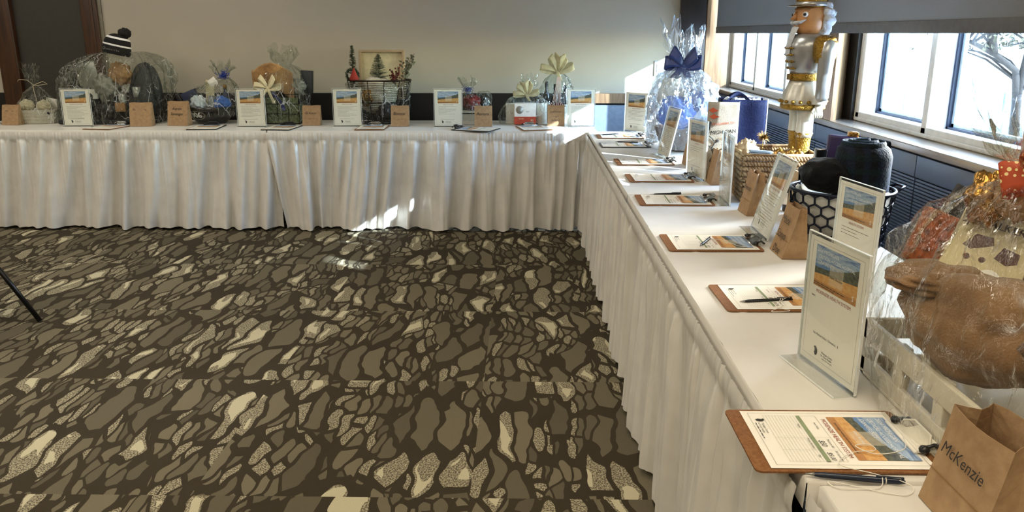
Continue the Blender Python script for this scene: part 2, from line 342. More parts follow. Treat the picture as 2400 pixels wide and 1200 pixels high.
        return o
def tag(o,label=None,cat=None,group=None,kind=None):
    if label: o['label']=label
    if cat: o['category']=cat
    if group: o['group']=group
    if kind: o['kind']=kind
    return o
def thing(name,label,cat,loc=(0,0,0),rz=0,group=None):
    o=bpy.data.objects.new(name,None); col.objects.link(o); o.location=loc; o.rotation_euler=(0,0,rz); o.empty_display_size=.05
    return tag(o,label,cat,group)
def struct(o): o['kind']='structure'; return o
def T(x=0,y=0,z=0): return Matrix.Translation((x,y,z))
def RX(a): return Matrix.Rotation(a,4,'X')
def RY(a): return Matrix.Rotation(a,4,'Y')
def RZ(a): return Matrix.Rotation(a,4,'Z')
def nz(x,y=0,z=0): return noise.noise(Vector((x,y,z)))
TZ=.76          # table-top height
CT=.762         # cloth surface
# ---------------------------------------------------------------- setting
BY=7.05; XR=1.72
def sbox(name,bx,m,**k):
    b=MB(); b.box(*bx); return struct(b.build(name,m,**k))
sbox('floor',(-7.2,8.,-4.2,7.2,-.1,0),'carpet') if False else sbox('floor',(-7.2,1.95,-4.2,7.2,-.1,0),'carpet')
sbox('ceiling',(-7.2,1.95,-4.2,7.2,2.9,3.),'ceiling_paint')
b=MB(); b.box(-3.57,1.95,BY,BY+.15,0,2.9); b.box(-7.2,-4.50,BY,BY+.15,0,2.9); b.box(-4.5,-3.57,BY,BY+.15,2.3,2.9); b.box(-4.5,-3.57,BY+.06,BY+.15,0,2.3)
struct(b.build('wall_back','wall_paint'))
sbox('wall_left',(-7.2,-7.05,-4.2,7.2,0,2.9),'wall_paint'); sbox('wall_front',(-7.2,1.95,-4.2,-4.05,0,2.9),'wall_paint')
# dark wainscot below the painted wall
b=MB(); b.box(-3.57,.545,BY-.012,BY,0,.972); b.box(-7.05,-4.50,BY-.012,BY,0,.972); struct(b.build('baseboard_back','dark_wainscot_and_shade'))
# wood rail and metal panel at the window end of the back wall
sbox('trim_1',(.545,1.585,BY-.06,BY,.892,.972),'walnut')
sbox('trim_2',(.545,1.585,BY-.05,BY,0,.875),'slate_sunlit'); sbox('trim_3',(.545,1.585,BY-.035,BY,.875,.892),'black_gap')  # slate panel given a lighter colour to stand for sunlight on it
# corner column
b=MB(); b.bbox(1.272,1.484,BY-.072,BY,.972,2.9,.004); struct(b.build('trim_4','walnut_shaded'))  # same walnut column, this part coloured near-black to stand for shade
b=MB(); b.bbox(1.486,1.68,BY-.075,BY,.972,2.9,.004); struct(b.build('trim_9','walnut'))
# door
d=tag(bpy.data.objects.new('door_1',None),kind='structure'); col.objects.link(d)
b=MB(); b.box(-4.34,-3.74,BY+.02,BY+.06,0,2.2); b.build('door_panel','door_grey',d)
b=MB(); b.bbox(-4.50,-4.34,BY-.03,BY+.06,0,2.3,.006); b.bbox(-3.74,-3.60,BY-.03,BY+.06,0,2.3,.006); b.bbox(-4.5,-3.6,BY-.03,BY+.06,2.2,2.3,.006)
b.bbox(-3.66,-3.635,BY-.036,BY-.03,0,2.3,.002); b.build('door_frame','walnut_dark',d)
b=MB(); b.box(-3.6,-3.57,BY-.014,BY,0.972,2.9); struct(b.build('trim_5','metal_corner'))
# right wall with window openings
b=MB(); b.box(XR+.02,1.95,-4.2,BY,0,1.03); b.box(XR,1.95,-4.2,2.80,0,2.9); b.box(XR,1.95,2.8,BY,2.5,2.9); b.box(XR,1.95,4.31,4.80,1.03,2.5); b.box(XR,1.95,7.02,BY,1.03,2.5)
struct(b.build('wall_right','wall_paint'))
b=MB(); b.prism([(1.722,4.47),(1.600,4.285),(1.585,4.285),(1.585,4.74),(1.722,4.74)],1.027,2.9); struct(b.build('trim_6','walnut'))
b=MB(); b.box(1.700,1.722,4.32,4.48,1.027,2.5); b.box(1.700,1.722,4.74,4.80,1.027,2.5); struct(b.build('trim_7','dark_wainscot_and_shade'))  # strips coloured near-black for the unlit wall beside the pillar
def window(n,edges):
    w=tag(bpy.data.objects.new('window_%d'%n,None),kind='structure'); col.objects.link(w)
    a,z=edges[0],edges[-1]; z0=1.03; z1=2.5; fw=.045
    f=MB(); f.bbox(XR,XR+.05,a,z,z0,z0+.045,.005); f.bbox(XR-.006,XR+.02,a,z,z0,z0+.018,.003); f.box(XR,XR+.1,a,z,z1-.05,z1)
    for e in edges: 
        c0=e if e==a else (e-fw if e==z else e-fw/2); f.bbox(XR,XR+.03,c0,c0+fw,z0,z1,.004)
    f.build('window_frame','frame_paint',w)
    r=MB(); r.box(XR+.03,XR+.12,a,z,z0-.01,z0+.04)
    for e in edges:
        c0=e if e==a else (e-fw if e==z else e-fw/2); r.box(XR+.03,XR+.12,c0,c0+fw,z0,z1)
    r.build('window_reveal','frame_lit',w)  # reveals coloured whiter than the frame face for light falling on them
    g=MB(); s=MB()
    for i in range(len(edges)-1):
        y0=edges[i]+(fw if i==0 else fw/2); y1=edges[i+1]-(fw if i==len(edges)-2 else fw/2)
        for q,(t,x0,x1,zz) in enumerate(((.014,.085,.10,.0),(.034,.10,.115,.0))):
            o=g if q==0 else s
            o.box(XR+x0,XR+x1,y0,y0+t,z0+.04,z1); o.box(XR+x0,XR+x1,y1-t,y1,z0+.04,z1); o.box(XR+x0,XR+x1,y0,y1,z0+.04,z0+.04+t*.7)
    g.build('gasket','gasket',w); s.build('sash','sash_light',w)
    for i in range(len(edges)-1):
        p=MB(); p.box(XR+.104,XR+.108,edges[i]+.03,edges[i+1]-.03,z0+.04,z1-.04); p.build('glass_pane','pane_glass',w)
window(1,[4.80,5.54,6.28,7.02]); window(2,[2.80,3.56,4.31])
# ledge and radiator cover
b=MB(); b.bbox(1.578,XR+.02,-4.0,BY-.07,.995,1.027,.005); struct(b.build('trim_8','ledge_wood'))
rc=thing('radiator_cover','long slate blue metal radiator cover with fine louvres below the window ledge','radiator cover',(1.6,2.1,0))
b=MB(); b.box(.03,.115,-6.0,4.88,.0,.985); b.build('back_panel','black_gap',rc)
ys=[-3.87,-2.67,-1.47,-.27,.03,1.23,2.43,3.63,4.86]
for i in range(len(ys)-1):
    a,c=ys[i]+.003,ys[i+1]-.003
    if c<.2: continue
    p=MB(); p.bbox(0,.03,a,c,.895,.984,.002); p.bbox(0,.03,a,c,.02,.42,.002); p.build('panel','slate_metal',rc)
    g=MB()
    for k in range(34):
        z=.425+k*.0138
        g.box(.004,.028,a+.002,c-.002,z,z+.0085)
    g.build('louvre_grille','slate_metal',rc)
# roller shade
rs=thing('roller_shade','long grey roller shade pulled down over the tops of the windows','roller shade',(1.562,0,1.466))
b=MB(); b.box(0,.003,1.2,6.94,.045,1.43); b.build('shade_fabric','shade_fabric',rs)
b=MB(); b.bbox(-.006,.009,1.2,6.94,0,.05,.004); b.build('hem_bar','shade_hem',rs)
# wall plate
t=thing('wall_switch','white rectangular switch plate on the back wall by the corner column','switch',(1.121,BY-.004,1.18))
b=MB(); b.bbox(-.04,.04,-.004,.004,-.062,.062,.003); b.build('plate','switch_white',t); b=MB(); b.bbox(-.018,.018,-.008,-.003,-.035,.035,.002); b.build('rocker','white_card',t)
# outdoors
b=MB(); b.box(1.96,40,-25,45,-.35,-.3); struct(b.build('ground','pavement'))
t=thing('building','pale building with siding outside the far window','building',(5.2,13.4,-.3))
b=MB(); b.box(0,.2,0,14,0,6); b.box(0,9,0,.2,0,6); b.box(-.6,9,-3.5,-3.3,0,.9) if False else None; b.build('wall','building_white',t)
b=MB(); b.box(-.03,0,-.02,14,1.36,1.38); b.box(-.03,9,-.03,0,1.36,1.38); b.build('siding_joint','siding_line',t)
for k in range(3):
    w=MB(); w.box(.9+k*1.6,1.7+k*1.6,-.05,0,1.5,3.0); w.box(.9+k*1.6,1.7+k*1.6,-.05,0,.55,.85); w.build('window','building_window',t)
t=thing('low_wall','pale low boundary wall outside below the window view','wall',(9.,5,-.3))
b=MB(); b.box(0,.3,-3,8,0,1.0); b.build('wall','building_white',t)
def tree(loc,seed,label):
    rnd=random.Random(seed); t=thing('street_tree',label,'tree',loc)
    br=MB(); br.tube([(0,0,0),(.02,0,.7),(-.02,0,1.25)],[.055,.045,.04],10)
    limbs=[[(-.02,0,1.2),(-.07,.0,1.45),(-.28,0,1.6),(-.50,.05,1.71),(-.72,.1,1.9)],[(-.02,0,1.22),(.02,0,1.7),(-.12,.1,2.1),(-.1,.1,2.6)],[(0,0,1.3),(.2,.1,1.7),(.5,.1,2.1)],[(-.28,0,1.6),(-.35,0,1.9),(-.5,0,2.3)]]
    for l in limbs:
        br.tube(l,[.036-.006*i for i in range(len(l))],8)
        for q in range(16):
            i=rnd.randrange(1,len(l)); p=Vector(l[i-1]).lerp(Vector(l[i]),rnd.random()); e=p+Vector((rnd.uniform(-.5,.5),rnd.uniform(-.5,.5),rnd.uniform(-.05,.5)))
            br.tube([p,p.lerp(e,.5)+Vector((0,0,.04)),e],[.014,.009,.004],5)
    br.build('trunk','bark',t)
    lf=MB()
    for q in range(1500):
        l=rnd.choice(limbs); i=rnd.randrange(1,len(l)); p=Vector(l[i-1]).lerp(Vector(l[i]),rnd.random())+Vector((rnd.gauss(0,.25),rnd.gauss(0,.25),rnd.gauss(.16,.2)))
        if p.z<1.62: continue
        M=T(*p)@Euler((rnd.uniform(0,6),rnd.uniform(0,6),0)).to_matrix().to_4x4(); s=rnd.uniform(.014,.032)
        lf.add([(-s,0,0),(0,-s*.5,.004),(s,0,0),(0,s*.5,.004)],[(0,1,2,3)],0,False,M)
    lf.build('foliage','leaf_dry',t)
tree((4.33,7.3,-.3),3,'bare branched tree with dry leaves outside the right window')
# chair whose leg tip enters the left edge
ch=thing('stacking_chair','black metal chair leg standing on carpet at the left edge','chair',(-2.98,3.75,0))
b=MB(); b.bbox(-.24,.24,-.24,.24,.43,.47,.02); b.build('seat','black_fabric',ch)
b=MB(); b.bbox(-.24,.24,.2,.235,.55,.9,.02); b.build('backrest','black_fabric',ch)
for sx,sy in ((1,-1),(1,1),(-1,-1),(-1,1)):
    b=MB(); b.tube([(sx*.2,sy*.18,.44),(sx*.43,sy*.22,.008)] if sx>0 else [(sx*.2,sy*.18,.44),(sx*.3,sy*.22,.008)],.0125,10)
    if sy>0: b.tube([(sx*.2,.18,.44),(sx*.2,.23,.85)],.011,8)
    b.build('leg','chair_black',ch)
# ---------------------------------------------------------------- tables
def skirt(p0,p1,seed,label,amp=.046,z1=.748,lean=.10,hem=.020,frontfold=0):
    a=Vector((p0[0],p0[1],0)); c=Vector((p1[0],p1[1],0)); L=(c-a).length; u=(c-a)/L; n=Vector((u.y,-u.x,0))
    nu=int(L/.0065); rows=[0,.012,.024,.036,.048,.058,.07,.085,.105,.13,.16,.2,.25,.3,.35,.4,.45,.5,.55,.6,.65,.69,z1-hem]
    H=z1-hem
    V=[];F=[]
    for r in rows:
        t=r/H
        for i in range(nu):
            s=i/(nu-1)*L
            w=max(0,(t-.08))/.92
            s2=s+lean*w*(.4+nz(s*.7+seed,seed)*1.2)
            big=nz(s2*14,w*.6,seed*3.1)*1.5; f1=math.copysign(min(1,abs(big))**.7,big)
            mid=nz(s2*30,w*.9,seed*1.7+9)
            hi=nz(s*75,min(t*3,1.5),seed+20)
            wr=nz(s2*7,t*16,seed+40)*.003*w
            band=t<.085
            d=amp*(.25+.75*w**.6)*f1*min(1,t*6)*1.5+.021*mid*min(1,t*12)*(1-.35*w)+.007*hi*(1.3-w)
            if band: d=.007*hi+.005*math.sin(PI*min(1,t/.085))+.001
            d+=wr+.022*w
            zz=z1-r
            if r==rows[-1]: zz=hem+.018*nz(s2*6,seed,3)+.012*nz(s2*15,seed,7)
            elif r>.68: zz+=.006*nz(s2*6,seed,3)
            if frontfold: s_off=frontfold*w*max(0,1-s/.6)
            else: s_off=0
            p=a+u*(s+s_off+ .25*d)+n*(d+.012); V.append((p.x,p.y,max(zz,.004)))
    for j in range(len(rows)-1):
        for i in range(nu-1): F.append((j*nu+i,(j+1)*nu+i,(j+1)*nu+i+1,j*nu+i+1))
    b=MB(); b.add(V,F,0,True); o=b.build('table_skirt','skirt_satin'); tag(o,label,'table skirt','gathered table skirts'); return o
def table(x0,x1,y0,y1,label,clabel,seed):
    t=thing('folding_table',label,'table',((x0+x1)/2,(y0+y1)/2,0),0,'folding tables set in an L'); hx,hy=(x1-x0)/2-.004,(y1-y0)/2-.004
    b=MB(); b.bbox(-hx,hx,-hy,hy,.735,.757,.004); b.build('tabletop','tabletop_laminate',t)
    for sx in (-1,1):
        for sy in (-1,1):
            l=MB(); px,py=(hx-.25 if hx>hy else hx-.08)*sx,(hy-.08 if hx>hy else hy-.25)*sy; l.tube([(px,py,.735),(px,py,.005)],.013,8); l.build('leg','chair_black',t)
    c=MB()
    def fn(u,v):
        x=x0+.002+(x1-x0-.004)*u; y=y0+.002+(y1-y0-.004)*v
        z=.7608+.0010*nz(x*4,y*4,seed)
        lx=(x1-x0)/4; ly=(y1-y0)/4
        for k in (1,2,3):
            z+=.0022*math.exp(-((x-x0-lx*k)/.007)**2)*(1 if x1-x0>1 else 0)+.0022*math.exp(-((y-y0-ly*k)/.007)**2)*(1 if y1-y0>1 else 0)
        z+=.002*math.exp(-((min(abs(x-x0-.11),9) if y1-y0>1 else 9)/.006)**2)
        return (x,y,min(z,.7625))
    nx=int((x1-x0)/.013); ny=int((y1-y0)/.013)
    c.grid(fn,nx,ny)
    # cloth drop over the edges
    e=.008; z0,z1=.71,.7608
    for (ax,ay,bx,by) in ((x0,y0,x1,y0),(x1,y0,x1,y1),(x1,y1,x0,y1),(x0,y1,x0,y0)):
        L=math.hypot(bx-ax,by-ay); k=int(L/.02)
        ux,uy=(bx-ax)/L,(by-ay)/L; ox,oy=uy,-ux
        V=[]
        for i in range(k+1):
            s=i/k*L; w=.0022*nz(s*14,seed,5)
            for dz,o in ((z1,-.002),(z1-.004,.0015),(z0,.003)): V.append((ax+ux*s+ox*(o+w),ay+uy*s+oy*(o+w),dz))
        c.add(V,[(3*i+j,3*i+3+j,3*i+4+j,3*i+1+j) for i in range(k) for j in (0,1)],0,True)
    o=c.build('tablecloth','white_cloth'); tag(o,clabel,'tablecloth','white tablecloths')
table(-4.39,-1.955,6.085,6.84,'long folding table against the back wall, its left half of the row','white cloth on the left table of the back row',1)
table(-1.945,.53,6.085,6.84,'long folding table against the back wall beside the corner','white cloth on the back table nearest the corner',2)
table(.462,1.22,3.625,6.07,'folding table along the window wall nearest the corner','white cloth on the window side table nearest the corner',3)
table(.462,1.22,1.185,3.615,'middle folding table along the window wall','white cloth on the middle window side table',4)
table(.480,1.235,-1.26,1.175,'nearest folding table at the lower right','white cloth on the nearest table under the name bag',5)
skirt((-4.42,6.08),(-1.87,6.08),11,'gathered white satin skirt on the left table of the back row',lean=.16)
o=skirt((-1.945,6.062),(.455,6.068),12,'gathered white satin skirt on the back table by the corner',lean=.08,frontfold=.11)
skirt((.458,6.06),(.458,3.62),13,'gathered white skirt on the far window side table',lean=-.05,amp=.020)
skirt((.456,3.63),(.460,1.19),14,'gathered white skirt on the middle window side table',lean=-.05,amp=.024)
skirt((.475,1.17),(.475,-1.2),15,'gathered white skirt on the nearest table at the bottom edge',lean=-.03,amp=.024)
# ---------------------------------------------------------------- printed sheets, signs, clipboards, pens, bags
def textlines(b,x,y,w,h,mi,rnd,z=.0006,hh=.0014,M=None):
    # a line of small print: short dashes with word gaps
    cx=x
    while cx<x+w:
        l=rnd.uniform(.006,.018); l=min(l,x+w-cx)
        b.add([(cx,y,z),(cx+l,y,z),(cx+l,y+hh,z),(cx,y+hh,z)],[(0,1,2,3)],mi,False,M); cx+=l+.0025
def notice(parent,M,title,lines,seed,near=False,w=.212,h=.277):
    # printed letter page standing in the holder; local x right, y up, z towards the reader
    rnd=random.Random(seed)
    p=MB(); p.box(-w/2,w/2,0,h,-.0002,.0002,0,M); pp=p.build('paper','paper',parent)
    q=MB(); a=[(-.080,.172,.0005),(.080,.172,.0005),(.080,.262,.0005),(-.080,.262,.0005)]
    q.quaduv([tuple(M@Vector(v)) for v in a]); q.build('photo_print','print_photo',pp)
    t=MB()
    t.text('2024 MICHIGAN',.0115,M@T(-.035,.251,.0009),1); t.text('CRITICAL ACCESS HOSPITAL',.0105,M@T(.000,.238,.0009),1); t.text('CONFERENCE',.0105,M@T(-.040,.226,.0009),1)
    t.text('Silent Auction',.0085,M@T(.004,.205,.0009),1 if not near else 0)
    textlines(t,-.078,.179,.12,0,0,rnd,.0009,M=M); textlines(t,-.078,.175,.08,0,0,rnd,.0009,M=M)
    t.text(title,.0105,M@T(0,.162,.0006),2)
    for x0,x1,y0,y1 in ((-.096,-.0954,.012,.268),(.0954,.096,.012,.268),(-.096,.096,.012,.0126),(-.096,.096,.2674,.268)):
        t.add([(x0,y0,.0005),(x1,y0,.0005),(x1,y1,.0005),(x0,y1,.0005)],[(0,1,2,3)],3,False,M)
    if near:
        t.text('Item:',.0075,M@T(-.074,.149,.0006),0); t.text('Est. Market Value / Donation:  $',.0075,M@T(-.012,.069,.0006),0)
    else:
        y=.146
        for k in range(lines):
            sub=MB(); ww=rnd.uniform(.06,.15) if k%3 else rnd.uniform(.12,.16)
            textlines(t,-.075,y,ww,0,0,rnd,.0006,M=M); y-=.0095
        textlines(t,-.06,.05,.11,0,0,rnd,.0006,M=M)
    # small crest and address at the foot
    t.text('Michigan Center',.0065,M@T(.000,.035,.0006),0); t.text('for Rural Health',.0065,M@T(-.002,.0285,.0006),0); t.text('www.mcrh.msu.edu',.005,M@T(.002,.0225,.0006),0)
    hp=[(-.046,.020),(-.040,.022),(-.037,.028),(-.038,.034),(-.043,.040),(-.049,.041),(-.053,.037),(-.050,.036),(-.048,.031),(-.050,.026)]
    t.add([(x,y,.0006) for x,y in hp],[tuple(range(len(hp)))],0,False,M)
    t.text('S',.016,M@T(.068,.184,.0009),1)
    V=t.v; t2=MB(); t2.__dict__.update(t.__dict__)
    t2.v=[tuple(v) for v in t.v]
    t2.build('printed_text',['print_black','print_white','print_red','print_line'],pp)
def sign(x,y,rz,label,title='HEALTH SYSTEM',lines=7,tilt=2,near=False,seed=1,group=None):
    t=thing('acrylic_sign',label,'sign',(x,y,CT+.0015),R(rz),group or 'acrylic notice signs on the tables')
    W,Hh=.1125,.292; th=R(tilt)
    M=RX(R(90)-th) # local page: x right, y up the page, z to the reader (-Y)
    h=MB()
    h.bbox(-W,W,.0,Hh,.0012,.0032,.0008,0,M); h.bbox(-W,W,.0,Hh,-.0032,-.0012,.0008,0,M)
    h.bbox(-W,W,-.046,.004,.0,.0026,.001,0)
    h.build('holder','acrylic',t)
    e=MB(); e.box(-W,W,Hh-.0008,Hh+.0006,-.003,.003,0,M); e.box(-W-.0006,-W+.0008,.002,Hh,-.003,.003,0,M); e.box(W-.0008,W+.0006,.002,Hh,-.003,.003,0,M); e.box(-W,W,-.0465,-.0455,0,.0026)
    e.build('polished_edge','acrylic_edge',t)
    notice(t,M@T(0,.007,0),title,lines,seed,near)
    return t
HS='HEALTH SYSTEM'
SG='acrylic notice signs on the back tables'
sign(-4.345,6.45,0,'acrylic notice sign cut off by the left edge of the photo','DONATION ITEM',6,1,seed=1)
sign(-3.503,6.325,4,'acrylic notice sign in front of the big wrapped bundle under the knit hat','HOSPITAL AUCTION',11,1,seed=2)
sign(-2.135,6.318,0,'acrylic notice sign between the black bowl and the mossy gift box','ITEM DONATION',9,1,seed=3)
sign(-1.394,6.361,1,'acrylic notice sign left of the tall wire basket with little trees','HEALTH SYSTEM',9,1,seed=4)
sign(-.605,6.345,1,'acrylic notice sign between the tall wire basket and the small blue-ribboned gift','HEALTH SYSTEM',7,1,seed=5)
sign(.425,6.385,0,'acrylic notice sign at the right end of the back tables','RURAL HOSPITAL',6,0,seed=6)
sign(.805,6.02,-50,'acrylic notice sign farthest along the window side table','RURAL HOSPITAL',8,1,seed=7)
sign(.852,5.545,-76,'acrylic notice sign second from the corner on the window side table','HEALTH SYSTEM',8,1,seed=8)
sign(.808,4.79,-82,'acrylic notice sign leaning back in front of the blue-bowed gift','HEALTH SYSTEM',12,12.5,seed=9)
sign(.855,4.06,-77,'acrylic notice sign just left of the Welcome to Michigan bag','HOSPITAL',3,0,seed=10)
sign(.862,3.468,-92,'narrow-looking acrylic sign in front of the woven basket','HOSPITAL',4,0,seed=11)
sign(.847,2.872,-91,'acrylic notice sign leaning back between two name bags','MUNSON HEALTHCARE',13,16,seed=12)
sign(.948,2.285,-81,'acrylic notice sign in front of the rolled plaid blanket','HEALTH SYSTEM',3,1,seed=13)
sign(.640,1.61,-79.5,'large nearest acrylic sign beside the fleece gift bundle','MCKENZIE HEALTH SYSTEM',0,0,True,14)
# ---- clipboards
def clipboard(x,y,rz,label,near=False,boardmat='hardboard',paperoff=0,seed=1,clip='steel',group=None,handles=True,z=0,lever=.022):
    # local: y runs from the foot of the board to the clip
    t=thing('clipboard',label,'clipboard',(x,y,CT+.001+z),R(rz),group or 'clipboards on the tables'); rnd=random.Random(seed)
    W,L=.114,.318; r=.012; poly=[]
    for cx,cy,a0 in ((W-r,-L/2+r,-90),(W-r,L/2-r,0),(-W+r,L/2-r,90),(-W+r,-L/2+r,180)):
        for k in range(5): a=R(a0+k*22.5); poly.append((cx+r*math.cos(a),cy+r*math.sin(a)))
    b=MB(); b.prism(poly,0,.0035); b.build('board',boardmat,t)
    py=-.132 if boardmat=='hardboard' else -.15
    M=T(0,py,.0046)@RX(0)
    p=MB()
    def pf(u,v): 
        return (-.106+.212*u,py+.277*v,.0046+.0012*math.sin(v*7+seed)*math.sin(u*3.1)+.0003)
    p.grid(pf,8,14); pp=p.build('form','paper',t)
    zt=.0062
    q=MB(); q.quaduv([(-.080,py+.155,zt),(.080,py+.155,zt),(.080,py+.262,zt),(-.080,py+.262,zt)]); q.build('photo_print','print_photo',pp)
    k=MB(); Mz=T(0,py,zt)
    if near or True:
        k.text('2024 MICHIGAN',.0125,Mz@T(-.03,.248,.0003),1); k.text('CRITICAL ACCESS HOSPITAL',.0115,Mz@T(.000,.232,.0003),1); k.text('CONFERENCE',.0115,Mz@T(-.035,.217,.0003),1)
        k.text('Silent Auction',.009,Mz@T(.0,.187,.0003),1); k.text('MCKENZIE HEALTH SYSTEM' if near else 'RURAL HOSPITAL',.0115,Mz@T(0,.146,0),2)
        k.text('Don\'t forget: winning bids will be announced',.0062,Mz@T(0,.163,.0003),0)
    def ln(x0,x1,y0,y1,mi): k.add([(x0,y0,zt),(x1,y0,zt),(x1,y1,zt),(x0,y1,zt)],[(0,1,2,3)],mi)
    B=[(-.096,-.0954,.012,.268),(.0954,.096,.012,.268),(-.096,.096,.012,.0126),(-.096,.096,.2674,.268)]
    for a in B: ln(a[0],a[1],py+a[2],py+a[3],3)
    ln(-.085,.085,py+.100,py+.107,4)
    for i in range(11):
        ln(-.085,.085,py+.038+i*.0062*.92,py+.0384+i*.0062*.92,3)
    for xx in (-.085,.0,.045,.0846): ln(xx,xx+.0004,py+.038,py+.136,3)
    ln(-.085,.085,py+.1355,py+.136,3)
    for tx,xx,yy in (('Name',-.045,.094),('Phone Number',.022,.094),('Bid',.066,.094),('Item Value',-.045,.126),('Minimum Bid',.022,.128),('Bid Increment',.066,.128)): k.text(tx,.006,Mz@T(xx,yy,0),0)
    k.text('$50',.014,Mz@T(.02,.115,0),0,.3); k.text('$5.00',.012,Mz@T(.066,.114,0),0,.3)
    k.text('Michigan Center',.006,Mz@T(-.035,.030,0),0); k.text('for Rural Health',.006,Mz@T(-.037,.0235,0),0); textlines(k,-.056,py+.017,.06,0,0,rnd,zt)
    hp=[(-.069,.020),(-.064,.022),(-.062,.028),(-.063,.033),(-.068,.037),(-.073,.036),(-.070,.032),(-.072,.026)]
    k.add([(x_,py+y_,zt) for x_,y_ in hp],[tuple(range(len(hp)))],0)
    k.build('printed_text',['print_black','print_white','print_red','print_line','print_green'],pp)
    # clip: flat spring plate, rolled lip and raised lever
    c=MB(); yc=L/2
    c.bbox(-.055,.055,yc-.030,yc-.004,.0062,.0082,.0008); c.tube([(-.058,yc-.031,.0095),(.058,yc-.031,.0095)],.0038,8)
    c.tube([(-.05,yc-.008,.009),(-.05,yc-.004,.018),(-.03,yc+.006,.027),(.03,yc+.006,.027),(.05,yc-.004,.018),(.05,yc-.008,.009)],.002,6)
    def lv(u,v): return (-.034+.068*u,yc-.018+.034*v,.0088+lever*v**1.6)
    c.grid(lv,8,6)
    c.build('clip',clip,t)
    for sx in (-1,1):
        g=MB()
        g.lathe([(.0,-.004),(.008,-.003),(.0095,.001),(.0075,.006),(.0,.009)],12,0,T(sx*.056,yc-.016,.013))
        g.tube([(sx*.056,yc-.016,.016),(sx*.05,yc+.004,.02),(sx*.062,yc+.012,.014)],.0035,6)
        g.build('clip_grip','black_plastic',t)
    return t
CB='clipboards along the window side table'
clipboard(.543,1.319,-90,'near brown clipboard overhanging the table edge, held by its clip',True,seed=3,lever=.006,clip='paper')
clipboard(.687,2.13,-89,'brown clipboard behind the large nearest sign, black pen across it',seed=4,z=0)
clipboard(.640,2.735,-90,'brown clipboard below the leaning sign, short blue pen standing on its form',seed=5)
clipboard(.645,3.478,-91,'clipboard in front of the woven basket, pen just behind it',seed=6)
clipboard(.668,4.04,-90,'clipboard in front of the sign beside the Michigan bag, without a pen',seed=7)
clipboard(.665,4.567,-90,'clipboard in the sunlight in front of the leaning far sign',seed=8)
clipboard(.642,5.28,-90,'black clipboard with a pen, second from the corner',seed=9,boardmat='black_plastic')
clipboard(.660,5.745,-90,'clipboard nearest the corner on the window side table, pen at its edge',seed=10)
clipboard(-3.235,6.255,-8,'thin clipboard on the back table by the big wrapped bundle',seed=11)
clipboard(-2.47,6.262,6,'thin clipboard in front of the black bowl',seed=12,boardmat='black_plastic',clip='black_plastic')
clipboard(-1.88,6.245,-3,'black clipboard in front of the mossy gift box',seed=13,boardmat='black_plastic',clip='black_plastic')
clipboard(-1.185,6.255,2,'clipboard with black binder grips in front of the tall wire basket',seed=14)
clipboard(-.38,6.165,70,'clipboard turned sideways before the small blue-ribboned gift',seed=15,boardmat='black_plastic',clip='black_plastic')
clipboard(.06,6.25,12,'clipboard in front of the mug gift with a red box',seed=16)
# ---- pens
def pen(x,y,rz,label,m='black_plastic',length=.14,string=None,pitch=0,z=.0):
    t=thing('pen',label,'pen',(x,y,CT+.0055+z),R(rz),'pens with the clipboards'); t.rotation_euler=(0,R(pitch),R(rz)); h=length/2
    b=MB(); b.tube([(-h,0,0),(-h+.006,0,0),(-h+.02,0,0),(h-.03,0,0),(h-.01,0,0),(h,0,0)],[.0012,.0025,.0046,.0052,.0048,.003],12); b.build('barrel',m,t)
    c=MB(); c.bbox(h-.045,h-.002,-.0015,.0015,.0062,.0078,.0006); c.bbox(h-.006,h-.002,-.0015,.0015,.003,.0078,.0005); c.build('pocket_clip',m,t)
    n=MB(); n.tube([(-h-.004,0,0),(-h+.004,0,0),(-h+.010,0,0)],[.0007,.0022,.0034],10); n.build('tip','silver_plastic',t)
    if string:
        s=MB(); s.tube(string,.0008,6); s.tube([(h-.030,.006*math.cos(a),.006*math.sin(a)) for a in [i*PI/5 for i in range(11)]],.0009,5); s.build('string','string_white',t)
    return t
def spline(P,n=10):
    P=[Vector(p) for p in P]; out=[]
    for i in range(len(P)-1):
        p0=P[max(i-1,0)];p1=P[i];p2=P[i+1];p3=P[min(i+2,len(P)-1)]
        for k in range(n):
            t=k/n; out.append(.5*((2*p1)+(-p0+p2)*t+(2*p0-5*p1+4*p2-p3)*t*t+(-p0+3*p1-3*p2+p3)*t**3))
    out.append(P[-1]); return out
pen(.540,1.185,-9,'dark navy pen tied with white string beside the near clipboard','navy_plastic',.15,
    spline([(.04,0,.006),(.03,-.02,-.003),(-.03,-.03,-.004),(-.045,-.012,-.004),(-.01,-.018,-.004),(.06,-.035,-.004),(.085,-.015,-.003),(.07,-.004,.003),(.03,.012,.004),(-.02,.03,.006),(.01,.075,.006),(.05,.09,.006),(.045,.11,.006),(.02,.10,.006),(.05,.075,.007),(.10,.10,.008),(.11,.15,.009)]))
pen(.652,2.087,8,'black pen with white string across the clipboard behind the nearest sign','black_plastic',.145,
    spline([(.04,0,.006),(.02,-.03,.003),(0,-.055,.0),(.03,-.075,-.004),(.0,-.08,-.004),(-.02,-.075,-.004),(.02,-.05,0),(.03,-.02,.003),(.05,-.005,.006),(.09,.03,.006)]),z=.003)
pen(.621,2.722,62,'short dark pen standing up on the clipboard below the leaning sign','navy_plastic',.12,spline([(.04,0,.0),(.05,-.05,.0),(.0,-.12,.0),(.02,-.16,.002)]),z=.003)
pen(.634,3.607,10,'black pen lying behind the clipboard in front of the woven basket','black_plastic',.14,z=-.001)
pen(.668,5.382,-22,'black pen on the black clipboard second from the corner','black_plastic',.15,z=.003)
pen(.597,5.812,12,'black pen on the clipboard nearest the corner','black_plastic',.13,z=.003)
